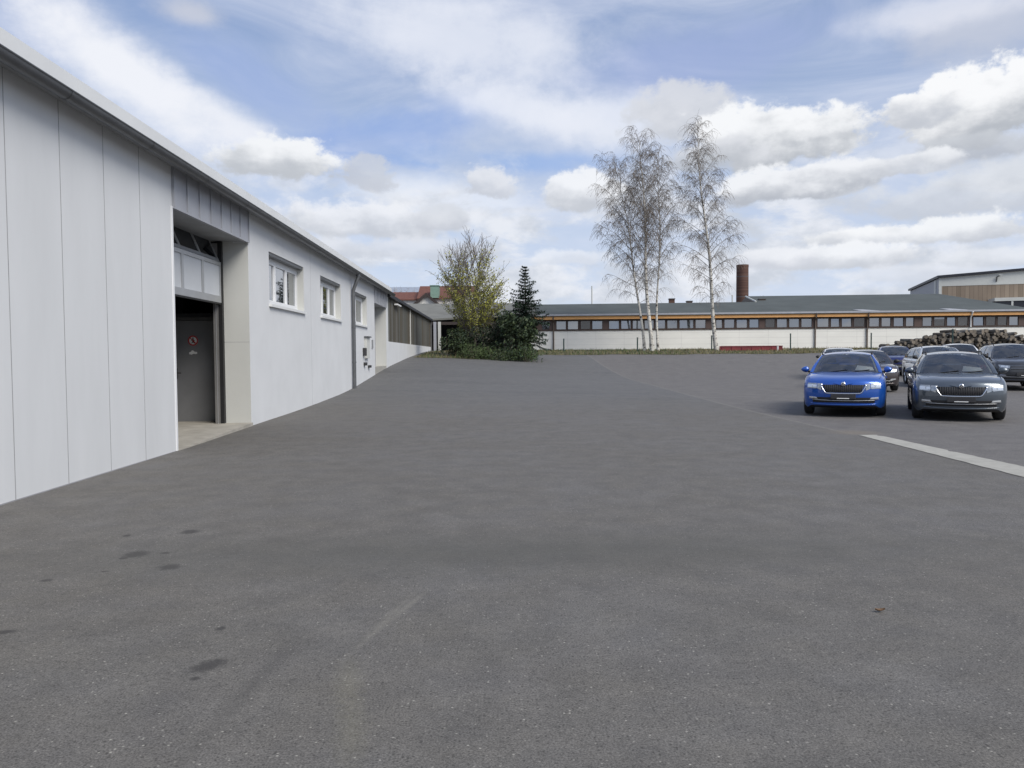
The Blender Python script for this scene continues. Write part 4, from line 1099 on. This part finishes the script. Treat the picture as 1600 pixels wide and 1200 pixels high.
    for s in (-1, 1):
        m = M('seat_cloth'); m.hexa([(s*.38-.24, 2.25, .9), (s*.38+.24, 2.25, .9), (s*.38+.24, 2.4, .9), (s*.38-.24, 2.4, .9), (s*.38-.19, 2.38, 1.16), (s*.38+.19, 2.38, 1.16), (s*.38+.19, 2.48, 1.16), (s*.38-.19, 2.48, 1.16)])
        m.hexa([(s*.38-.12, 2.40, 1.18), (s*.38+.12, 2.40, 1.18), (s*.38+.12, 2.49, 1.18), (s*.38-.12, 2.49, 1.18), (s*.38-.10, 2.42, 1.33), (s*.38+.10, 2.42, 1.33), (s*.38+.10, 2.49, 1.33), (s*.38-.10, 2.49, 1.33)])
        put('seat', m, None, None, .02)
    m = M('seat_cloth'); m.box(-.6, 3.3, .9, .6, 3.42, 1.12); put('rear_seat', m, None, None, .03)
    m = M('plastic_dark'); m.lathe([(.165, 0), (.18, -.012), (.195, 0), (.18, .012), (.165, 0)], (.36, 1.86, 1.0), 'y', 20); put('steering_wheel', m)
    m = M('black'); m.box(-.11, 1.86, 1.27, .11, 1.9, 1.33); put('inner_mirror', m, None, None, .01)
    # front details conforming to the nose
    def patch(m, pts2, out, nx=8, nz=3):
        """quad in (x,z): bl, br, tr, tl"""
        bl, br, tr, tl = pts2; rows = []
        for a in range(nz+1):
            t = a/nz; row = []
            for j in range(nx+1):
                u = j/nx; x = lerp(lerp(bl[0], br[0], u), lerp(tl[0], tr[0], u), t); z = lerp(lerp(bl[1], br[1], u), lerp(tl[1], tr[1], u), t)
                row.append((x, fy(x, z)-out, z))
            rows.append(row)
        b0 = len(m.v); m.grid(rows)
        # rim back into the body
        per = rows[0] + [r_[-1] for r_ in rows[1:]] + rows[-1][::-1][1:] + [r_[0] for r_ in rows[::-1][1:]]
        m.grid([[(p[0], p[1]+out+.03, p[2]) for p in per], per])
    for s in (-1, 1):
        hl = M('lamp_inner')
        if style == 'estate':
            q = [(s*.475, .595), (s*.56, .63), (s*.56, .748), (s*.462, .738)]
            if s < 0: q = [q[1], q[0], q[3], q[2]]
            patch(hl, q, .006)
            q = [(s*.585, .625), (s*.755, .645), (s*.775, .755), (s*.575, .75)]
        else: q = [(s*.46, .64), (s*.75, .68), (s*.775, .765), (s*.44, .735)]
        if s < 0: q = [q[1], q[0], q[3], q[2]]
        patch(hl, q, .006); h_ = put('headlight', hl, None, 180)
        cx0 = sum(p[0] for p in q)/4; cz0 = sum(p[1] for p in q)/4
        m = M('lamp_lens')
        for dx, dz, w_, hh in ((.05, .0, .055, .034), (-.06, -.004, .04, .026)):
            xx = cx0+s*dx; patch(m, [(xx-w_, cz0+dz-hh), (xx+w_, cz0+dz-hh), (xx+w_, cz0+dz+hh), (xx-w_, cz0+dz+hh)], .012, 3, 2)
        xx = cx0; patch(m, [(xx-.11, cz0-.05), (xx+.11, cz0-.05), (xx+.11, cz0-.042), (xx-.11, cz0-.042)], .012, 4, 1)
        put('lamp_lens', m, h_, 180)
    gr_ = M('black')
    if style == 'estate':
        patch(gr_, [(-.36, .545), (.36, .545), (.455, .715), (-.455, .715)], .012, 12, 4)
        g_ = put('grille', gr_, None, 180)
        m = M('chrome')
        pts = [(-.455, .735), (-.475, .70), (-.44, .63), (-.385, .545), (-.345, .528), (-.17, .523), (0, .522), (.17, .523), (.345, .528), (.385, .545), (.44, .63), (.475, .70), (.455, .735)]
        m.tube([(x, fy(x, z)-.016, z) for x, z in pts], .0135, 6); put('chrome_surround', m, g_, 180)
        m = M('plastic_dark')
        for i in range(-9, 10):
            x = i*.043; zt2 = .72
            zb2 = .548 if abs(x) < .37 else lerp(.548, .69, (abs(x)-.37)/.09)
            m.tube([(x, fy(x, zb2)-.02, zb2), (x, fy(x, zt2)-.02, zt2)], .008, 5)
        put('grille_bar', m, g_, 180)
        m = M(paint_name); pts = [(-.20, .748), (-.11, .728), (0, .694), (.11, .728), (.20, .748)]
        m.grid([[(x, fy(x, z)-.022, z) for x, z in pts], [(x, fy(x, .768)-.014, .768) for x, z in pts]]); put('bonnet_lip', m, None, 180)
        m = M('chrome'); yb_ = fy(0, .73)-.04
        m.lathe([(0, -.012), (.034, -.010), (.046, -.004), (.050, .006), (.05, .03)], (0, yb_, .735), 'y', 20)
        m.use('plastic_dark'); m.lathe([(.0, -.0135), (.026, -.0125), (.03, -.0105)], (0, yb_, .735), 'y', 16)
        m.use('chrome'); m.hexa([(-.018, yb_-.016, .719), (.012, yb_-.016, .723), (.012, yb_-.013, .723), (-.018, yb_-.013, .719), (-.010, yb_-.016, .751), (.02, yb_-.016, .743), (.02, yb_-.013, .743), (-.01, yb_-.013, .751)])
        put('badge', m, g_, 60)
    else:
        patch(gr_, [(-.42, .615), (.42, .615), (.45, .725), (-.45, .725)], .008, 12, 3); g_ = put('grille', gr_, None, 180)
        m = M('chrome')
        for z in (.64, .68, .72): m.tube([(x/10*.44, fy(x/10*.44, z)-.014, z) for x in range(-10, 11)], .006, 5)
        put('grille_bar', m, g_, 180)
        m = M('chrome'); yb_ = fy(0, .68)-.02; m.lathe([(0, -.012), (.05, -.008), (.055, .006), (.055, .02)], (0, yb_, .68), 'y', 20); m.use('plastic_dark'); m.lathe([(0, -.014), (.038, -.012), (.042, -.0095)], (0, yb_, .68), 'y', 16); put('badge', m, g_, 60)
    # lower intake, chrome line, fog lights, plate holder
    m = M('black'); patch(m, [(-.66, .32), (.66, .32), (.66, .435), (-.66, .435)], .012, 20, 3); lo = put('lower_intake', m, None, 180)
    m = M('alu'); m.tube([(x/12*.66, fy(x/12*.66, .375)-.024, .365+.012*(abs(x)/12)**2) for x in range(-12, 13)], .007, 5); put('intake_trim', m, lo, 180)
    m = M(paint_name); m.tube([(x/12*.70, fy(x/12*.70, .285)-.014, .272+.022*(abs(x)/12)**3) for x in range(-12, 13)], .018, 6); put('splitter', m, lo, 180)
    for s in (-1, 1):
        m = M('lamp_lens'); q = [(s*.56, .405), (s*.735, .42), (s*.735, .45), (s*.58, .438)]
        if s < 0: q = [q[1], q[0], q[3], q[2]]
        patch(m, q, .020, 4, 1); m.use('chrome'); q2 = [(s*.545, .392), (s*.74, .402), (s*.74, .41), (s*.545, .40)]
        if s < 0: q2 = [q2[1], q2[0], q2[3], q2[2]]
        patch(m, q2, .023, 4, 1); put('fog_light', m, None, 180)
    m = M('plastic_dark'); m.box(-.265, -.034, .405, .265, .02, .505); pl = put('plate_holder', m, None, None, .006)
    m = M('paper'); m.box(-.13, -.0365, .408, .13, -.0345, .424); put('dealer_strip', m, pl, None)
    # bonnet and door shut lines
    m = M('black')
    for s in (-1, 1):
        m.tube([(s*poly_i(ST_W, y)*.872, y+bow(poly_i(ST_W, y)*.872, poly_i(ST_T, y), y), poly_i(ST_T, y)+.004) for y in (.16, .28, .42, .6, .8, 1.0, 1.2)], .0045, 4)
        for y in (1.32, 2.42, 3.30):
            zz = [(.30, .987), (.45, 1.0), (.62, .998), (.8, .985), (.93, .955)]
            m.tube([(s*(poly_i(ST_W, y)*k+.001), y, z) for z, k in zz], .004, 4)
    put('shut_line', m, None, 180)
    for s in (-1, 1):
        for y in (2.25, 3.12):
            m = M(paint_name if style == 'estate' else 'black'); m.box(min(s*.885, s*.925), y-.1, .81, max(s*.885, s*.925), y+.1, .835); put('door_handle', m, None, None, .008)
    # mirrors
    for s in (-1, 1):
        m = M('black'); m.hexa([(s*.80, 1.42, .955), (s*.86, 1.42, .955), (s*.86, 1.5, .955), (s*.80, 1.5, .955), (s*.79, 1.42, 1.0), (s*.90, 1.42, 1.0), (s*.90, 1.5, 1.0), (s*.79, 1.5, 1.0)]) if s > 0 else m.hexa([(s*.86, 1.42, .955), (s*.80, 1.42, .955), (s*.80, 1.5, .955), (s*.86, 1.5, .955), (s*.90, 1.42, 1.0), (s*.79, 1.42, 1.0), (s*.79, 1.5, 1.0), (s*.90, 1.5, 1.0)])
        mr_ = put('wing_mirror', m, None, None, .008)
        m = M(paint_name if style == 'estate' else 'black'); cx0 = s*.935; rows = []
        for a in range(7):
            th = math.pi*a/6-math.pi/2; row = []
            for j in range(13):
                ph = 2*math.pi*j/12
                row.append((cx0+.098*math.cos(th)*math.cos(ph)*(1.0), 1.455+.06*math.sin(th), 1.035+.072*math.cos(th)*math.sin(ph)*(1-.25*s*math.cos(ph))))
            rows.append(row)
        m.grid(rows); put('mirror_shell', m, mr_, 180)
    if rail:
        for s in (-1, 1):
            m = M('black'); ys_ = [2.05, 2.15, 2.6, 3.2, 3.8, 4.1, 4.2]; m.tube([(s*(roofedge(y)[0]-.02), y, roofedge(y)[1]+(.055 if 0 < i_ < 6 else .01)) for i_, y in enumerate(ys_)], .016, 6); put('roof_rail', m, None, 180)
    # wheels: metres, kept round
    wm = M('rubber'); W2 = .105; rr = wheelr
    wm.lathe([(rr-.11, -W2+.02), (rr-.05, -W2), (rr-.015, -W2+.015), (rr, -W2+.04), (rr, W2-.04), (rr-.015, W2-.015), (rr-.05, W2), (rr-.11, W2-.02)], (0, 0, 0), 'x', 32)
    rm = M('rim'); rm.lathe([(rr-.10, -W2+.02), (rr-.12, -W2+.035), (rr-.125, W2-.02)], (0, 0, 0), 'x', 32)
    for k in range(5):
        a = k*2*math.pi/5
        for da in (-.16, .16):
            rm.tube([(W2-.045, .05*math.cos(a+da*2), .05*math.sin(a+da*2)), (W2-.035, (rr-.115)*math.cos(a+da), (rr-.115)*math.sin(a+da))], [.03, .02], 5)
    rm.lathe([(.0, W2-.025), (.06, W2-.03), (.07, W2-.06)], (0, 0, 0), 'x', 16)
    rm.use('steel_dark'); rm.lathe([(0, W2-.10), (rr-.12, W2-.10)], (0, 0, 0), 'x', 24)
    tme, rme = wm.mesh('tyre', 40), rm.mesh('rim', 40)
    for yy in (yf, yr):
        for s in (-1, 1):
            w = bpy.data.objects.new('wheel', None); COL.objects.link(w); w.parent = c; w.location = (s*.785*sc, yy*sc*length, rr); w.rotation_euler = (0, 0, 0 if s > 0 else math.pi)
            for nm_, me in (('tyre', tme), ('rim', rme)):
                o = bpy.data.objects.new(nm_, me); COL.objects.link(o); o.parent = w
    # antenna and rear lamps
    m = M('black'); m.hexa([(-.02, 3.95, 1.42), (.02, 3.95, 1.42), (.02, 4.1, 1.42), (-.02, 4.1, 1.42), (-.006, 4.06, 1.50), (.006, 4.06, 1.50), (.006, 4.11, 1.49), (-.006, 4.11, 1.49)]); put('antenna', m, None, None)
    for s in (-1, 1):
        m = M('sign_red'); x0_, x1_ = (.56, .80) if s > 0 else (-.80, -.56); m.box(x0_, 4.38, .80, x1_, 4.60, .93); put('tail_light', m, None, None, .02)
    return c
CUT = []
paint('paint_blue', (.010, .085, .40), .35, .3); paint('paint_grey', (.092, .11, .13), .6, .32); paint('paint_brown', (.075, .062, .062), .6, .3)
paint('paint_navy', (.012, .022, .12), .4, .3); paint('paint_silver', (.55, .58, .60), .5, .3); paint('paint_white', (.72, .74, .76), .05, .3); paint('paint_dark', (.045, .048, .055), .5, .3)
def place(px, Y): p = at(px, Y); return (p.x, Y, gz(p.x, Y))
def park(px, Y, head, *a, **k):
    x, y, z = place(px, Y); th = R(-head)
    zc_ = gz(x+2*math.sin(R(head)), y+2)      # ground under the wheels
    return car(*a, (x, y, zc_), th, **k)
c1 = park(1318, 16.8, 27, 'bright blue estate car facing the yard, left end of the front row', 'paint_blue')
c2 = park(1503, 15.5, 27, 'slate grey estate car with chrome edged grille in the front row', 'paint_grey')
park(1364, 25.2, 20, 'dark brown hatchback parked just behind the blue estate car', 'paint_brown', style='hatch', length=.92, rail=False, hz_=1.0)
park(1404, 36, 22, 'dark navy car in the gap behind the brown hatchback', 'paint_navy', style='hatch', length=.92, hz_=.98, rail=False)
park(1487, 27.0, 17, 'silver tall estate car between the brown hatchback and the grey one', 'paint_silver', style='hatch', length=.93, hz_=1.05, lift=.04)
park(1506, 32.5, 26, 'white tall car whose pale roof shows above the grey estate', 'paint_white', style='hatch', length=.93, hz_=1.08, lift=.05, glassm='car_glass_dark')
park(1603, 25.2, 22, 'dark charcoal tall car cut off by the right edge of the photo', 'paint_dark', style='hatch', length=.95, hz_=1.09, lift=.06, wheelr=.34)
park(1314, 33, 22, 'white hatchback mostly hidden behind the blue estate car', 'paint_white', style='hatch', length=.9, hz_=1.0, rail=False)
# apply the arch cuts
dg = bpy.context.evaluated_depsgraph_get()
for body in {b for b, _ in CUT}:
    me = bpy.data.meshes.new_from_object(body.evaluated_get(dg)); body.modifiers.clear(); body.data = me
    me.polygons.foreach_set('use_smooth', [True]*len(me.polygons)); me.set_sharp_from_angle(angle=R(32))
for _, co in CUT: bpy.data.objects.remove(co)
# price sheets on the dashboards
def sheet(c, label, dx, w=.42, d=.22):
    Mx = Matrix.Translation(c.location) @ Matrix.Rotation(c.rotation_euler.z, 4, 'Z')
    m = M('paper'); s_ = .967
    pts = [(dx-w/2, 1.33, 1.015), (dx+w/2, 1.33, 1.012), (dx+w/2-.04, 1.33+d, 1.085), (dx-w/2+.05, 1.33+d, 1.125)]
    m.prism([tuple(Mx @ Vector((p[0]*s_, p[1]*s_, p[2]*s_*1.03))) for p in pts], (0, 0, .003))
    tag(obj('price_sheet', m), label, 'paper')
sheet(c1, 'white paper price sheet behind the windscreen of the blue car', .42)
sheet(c2, 'white paper price sheet behind the windscreen of the grey car', .33)

# ------------------------------------------------------------------ dry leaf on the asphalt
p = atZ(1375, 957)
m = M('leaf_dry'); pts = []
for i in range(9):
    t = -1+i/4; pts.append((p.x+.028*t, p.y, .008+.008*t*t, .012*(1-t*t)+.002))
m.grid([[(a, b+w, z+.01) for a, b, z, w in pts], [(a, b, z) for a, b, z, w in pts], [(a, b-w, z+.008) for a, b, z, w in pts]])
tag(obj('dry_leaf', m), 'small curled brown leaf lying on the open asphalt', 'leaf')

# ------------------------------------------------------------------ sky and light
SUN_EL, SUN_AZ = R(44), R(137)     # azimuth clockwise from +Y: behind the camera, a little to the right
sdir = Vector((math.sin(SUN_AZ)*math.cos(SUN_EL), math.cos(SUN_AZ)*math.cos(SUN_EL), math.sin(SUN_EL)))
sl_ = bpy.data.lights.new('sun', 'SUN'); sl_.energy = 3.7; sl_.angle = R(34); sl_.color = (1, .95, .87)
so = bpy.data.objects.new('sun', sl_); COL.objects.link(so); so.rotation_euler = (-sdir).to_track_quat('-Z', 'Y').to_euler()
w = bpy.data.worlds.new('World'); scn.world = w; w.use_nodes = True; t = w.node_tree
bg = t.nodes['Background']; ST = .1
bg.inputs['Strength'].default_value = ST
sky = node(t, 'ShaderNodeTexSky', sky_type='NISHITA'); sky.sun_disc = False; sky.sun_elevation = SUN_EL; sky.sun_rotation = SUN_AZ; sky.air_density = 1.0; sky.dust_density = .6; sky.ozone_density = 1.5
tc = node(t, 'ShaderNodeTexCoord'); DIR = tc.outputs['Generated']
sp = node(t, 'ShaderNodeSeparateXYZ'); L(t, DIR, sp.inputs[0])
def wm(op, a, b=None, clamp=False):
    q = node(t, 'ShaderNodeMath', operation=op, use_clamp=clamp)
    for i, v in enumerate((a, b)):
        if v is None: continue
        if isinstance(v, (int, float)): q.inputs[i].default_value = v
        else: L(t, v, q.inputs[i])
    return q.outputs[0]
def wr(v, a, b, c=0, d=1, smooth=True):
    q = node(t, 'ShaderNodeMapRange', n_1=a, n_2=b, n_3=c, n_4=d)
    if smooth: q.interpolation_type = 'SMOOTHSTEP'
    L(t, v, q.inputs[0]); return q.outputs[0]
def wmix(f, a, b):
    q = node(t, 'ShaderNodeMix', data_type='RGBA')
    for k, v in (('A', a), ('B', b)):
        if isinstance(v, tuple): q.inputs[k].default_value = (*[c/ST for c in v], 1)
        else: L(t, v, q.inputs[k])
    if isinstance(f, (int, float)): q.inputs['Factor'].default_value = f
    else: L(t, f, q.inputs['Factor'])
    return q.outputs['Result']
AZM = wm('ARCTAN2', sp.outputs[0], sp.outputs[1]); ELV = wm('ARCSINE', sp.outputs[2])
cb = node(t, 'ShaderNodeCombineXYZ'); L(t, AZM, cb.inputs[0]); L(t, ELV, cb.inputs[1]); UV = cb.outputs[0]
def wnoise(sc, scale, detail=6, rough=.55, loc=(0, 0, 0), dist=0, rot=0):
    mp = node(t, 'ShaderNodeMapping'); mp.inputs['Scale'].default_value = sc; mp.inputs['Location'].default_value = loc; mp.inputs['Rotation'].default_value = (0, 0, rot); L(t, UV, mp.inputs[0])
    n = node(t, 'ShaderNodeTexNoise', i_Scale=scale, i_Detail=detail, i_Roughness=rough, i_Distortion=dist); L(t, mp.outputs[0], n.inputs['Vector']); return n.outputs[0]
n1 = wm('ADD', wm('SUBTRACT', wnoise((1, 1.35, 1), 11, 8, .6), .5), wm('MULTIPLY', wm('SUBTRACT', wnoise((1, 1.25, 1), 36, 6, .6, (2, 4, 0)), .5), .42))            # cauliflower edges
n2 = wm('SUBTRACT', wnoise((1, 1.6, 1), 17, 6, .55, (3, 1, 0)), .5)  # shading inside clouds
n3 = wnoise((1, 3.2, 1), 3.2, 7, .6, (.4, 5.2, 0), .8, -.35)          # veils
n4 = wnoise((1, 2.4, 1), 7, 7, .6, (7, 2, 0), .3)                    # low cloud field
col = wmix(.55, sky.outputs[0], (.38, .50, .80))
# haze towards the horizon
col = wmix(wr(ELV, .42, .0, 0, .72), col, (.70, .78, .93))
# high veil cloud
col = wmix(wr(n3, .30, .80, 0, .62), col, (.77, .81, .92))
def azel(px, py):
    d = ray(px, py).normalized(); return math.atan2(d.x, d.y), math.asin(d.z)
PXR = 1/1200
def cloud(px, py, rx, ry, rot=0, edge=.3, op=1.0, hi=(.90, .92, .95), lo=(.50, .53, .58), amp=1.95, flat=1.5, sh=(-.55, .65), puff=1):
    global col
    a, e = azel(px, py); mp = node(t, 'ShaderNodeMapping', vector_type='TEXTURE')
    mp.inputs['Location'].default_value = (a, e, 0); mp.inputs['Rotation'].default_value = (0, 0, -rot); mp.inputs['Scale'].default_value = (rx*PXR, ry*PXR, 1); L(t, UV, mp.inputs[0])
    s = node(t, 'ShaderNodeSeparateXYZ'); L(t, mp.outputs[0], s.inputs[0])
    yy = wm('MAXIMUM', s.outputs[1], wm('MULTIPLY', s.outputs[1], -flat)) if flat > 1 else s.outputs[1]
    c2 = node(t, 'ShaderNodeCombineXYZ'); L(t, s.outputs[0], c2.inputs[0]); L(t, yy, c2.inputs[1])
    ln = node(t, 'ShaderNodeVectorMath', operation='LENGTH'); L(t, c2.outputs[0], ln.inputs[0])
    d = wm('ADD', wm('SUBTRACT', 1, ln.outputs['Value']), wm('MULTIPLY', n1, amp))
    al = wm('MULTIPLY', wr(d, 0, edge*.8), op)
    shade = wr(wm('ADD', wm('ADD', s.outputs[1], wm('MULTIPLY', n2, 2.2*puff)), wm('MULTIPLY', n1, .8*puff)), sh[0], sh[1])
    col = wmix(al, col, wmix(shade, lo, hi))
def veil(px, py, rx, ry, rot, op, c=(.86, .88, .95), amp=.9, edge=1.0): cloud(px, py, rx, ry, rot, edge, op, c, c, amp, 1)
# deeper blue gaps, then white veils
BL = (.27, .41, .76)
veil(600, 215, 260, 60, -.25, .70, BL); veil(1080, 95, 260, 70, -.1, .55, (.38, .46, .74)); veil(850, 255, 160, 26, 0, .7, (.30, .46, .80)); veil(400, 130, 200, 55, .5, .40, (.34, .45, .78)); veil(660, 250, 130, 30, 0, .5, (.25, .42, .80))
veil(40, 20, 150, 60, .3, .3, (.45, .52, .76))
veil(190, 110, 300, 62, .52, .98, (.88, .90, .96)); veil(370, 200, 140, 40, .5, .85, (.88, .90, .96)); veil(720, 60, 280, 90, .15, .75, (.84, .87, .95)); veil(980, 190, 280, 60, .1, .75, (.85, .88, .96)); veil(820, 170, 220, 45, .25, .7, (.84, .87, .95)); veil(690, 310, 200, 50, .1, .75, (.84, .88, .96)); veil(300, 20, 70, 26, 0, .5, (.78, .76, .76))
veil(1540, 40, 140, 60, 0, .7, (.60, .63, .72)); veil(1480, 15, 160, 30, 0, .6, (.84, .86, .94))
# low cloud field over the whole horizon
fld = wm('MULTIPLY', wr(n4, .42, .58), wr(ELV, .30, .16)); fs = wr(wm('ADD', n2, wm('MULTIPLY', n1, -.6)), -.16, .18)
col = wmix(wm('MULTIPLY', fld, .85), col, wmix(fs, (.60, .64, .71), (.85, .87, .92)))
for a in ((1060, 190, 85, 60, 0, .5, .85, (.70, .72, .77), (.54, .57, .63)), (1205, 222, 165, 54, 0, .35, 1, (.93, .945, .97), (.47, .50, .55)), (1100, 250, 120, 34, 0, .5, .8, (.72, .74, .79), (.50, .53, .58)),
          (1540, 178, 135, 66, -.12, .3, 1, (.95, .96, .98), (.48, .51, .56)), (1435, 180, 62, 34, 0, .3, 1, (.95, .96, .98), (.56, .59, .65)), (1520, 232, 120, 28, 0, .5, .8, (.60, .63, .68), (.47, .50, .56)),
          (1260, 288, 150, 34, -.08, .35, 1, (.88, .90, .94), (.48, .51, .57)), (1425, 258, 75, 25, 0, .35, .9, (.87, .89, .93), (.58, .61, .67)), (1520, 305, 170, 50, 0, .6, .75, (.74, .77, .82), (.58, .61, .67)),
          (905, 305, 78, 38, 0, .32, .95, (.90, .92, .96), (.57, .60, .66)), (765, 290, 48, 32, 0, .45, .85, (.80, .82, .87), (.58, .61, .68), 2.6), (435, 252, 105, 40, 0, .35, 1, (.90, .92, .95), (.53, .56, .61)), (575, 270, 44, 24, .3, .6, .75, (.62, .65, .71), (.54, .57, .64), 3.2, 1.0),
          (570, 350, 170, 42, .05, .5, .9, (.87, .89, .94), (.58, .61, .67)), (690, 345, 55, 30, 0, .5, .8, (.70, .73, .79), (.55, .58, .65)), (640, 392, 190, 26, 0, .6, .8, (.76, .79, .86), (.60, .64, .72)),
          (1345, 372, 85, 20, 0, .35, .95, (.93, .945, .97), (.62, .65, .71)), (1320, 405, 95, 28, 0, .35, .95, (.90, .92, .96), (.60, .63, .69)), (1515, 362, 72, 26, 0, .35, .95, (.91, .93, .96), (.58, .61, .67)), (1205, 408, 66, 22, 0, .4, .9, (.86, .88, .93), (.62, .65, .72)),
          (1550, 405, 80, 20, 0, .5, .85, (.80, .83, .89), (.60, .64, .71)), (1420, 430, 130, 18, 0, .7, .7, (.80, .83, .90), (.66, .70, .78)), (880, 405, 90, 18, 0, .5, .7, (.86, .89, .95), (.70, .74, .82))):
    cloud(*a)
# below the horizon: dull ground tone
col = wmix(wr(ELV, -.01, -.03), col, (.12, .12, .11))
L(t, col, bg.inputs['Color'])
scn.view_settings.view_transform = 'Standard'; scn.view_settings.look = 'None'; scn.view_settings.exposure = .0; scn.view_settings.gamma = 1
scn.view_settings.use_curve_mapping = False
scn.cycles.max_bounces = 8; scn.cycles.transparent_max_bounces = 12
scn.cycles.use_denoising = True
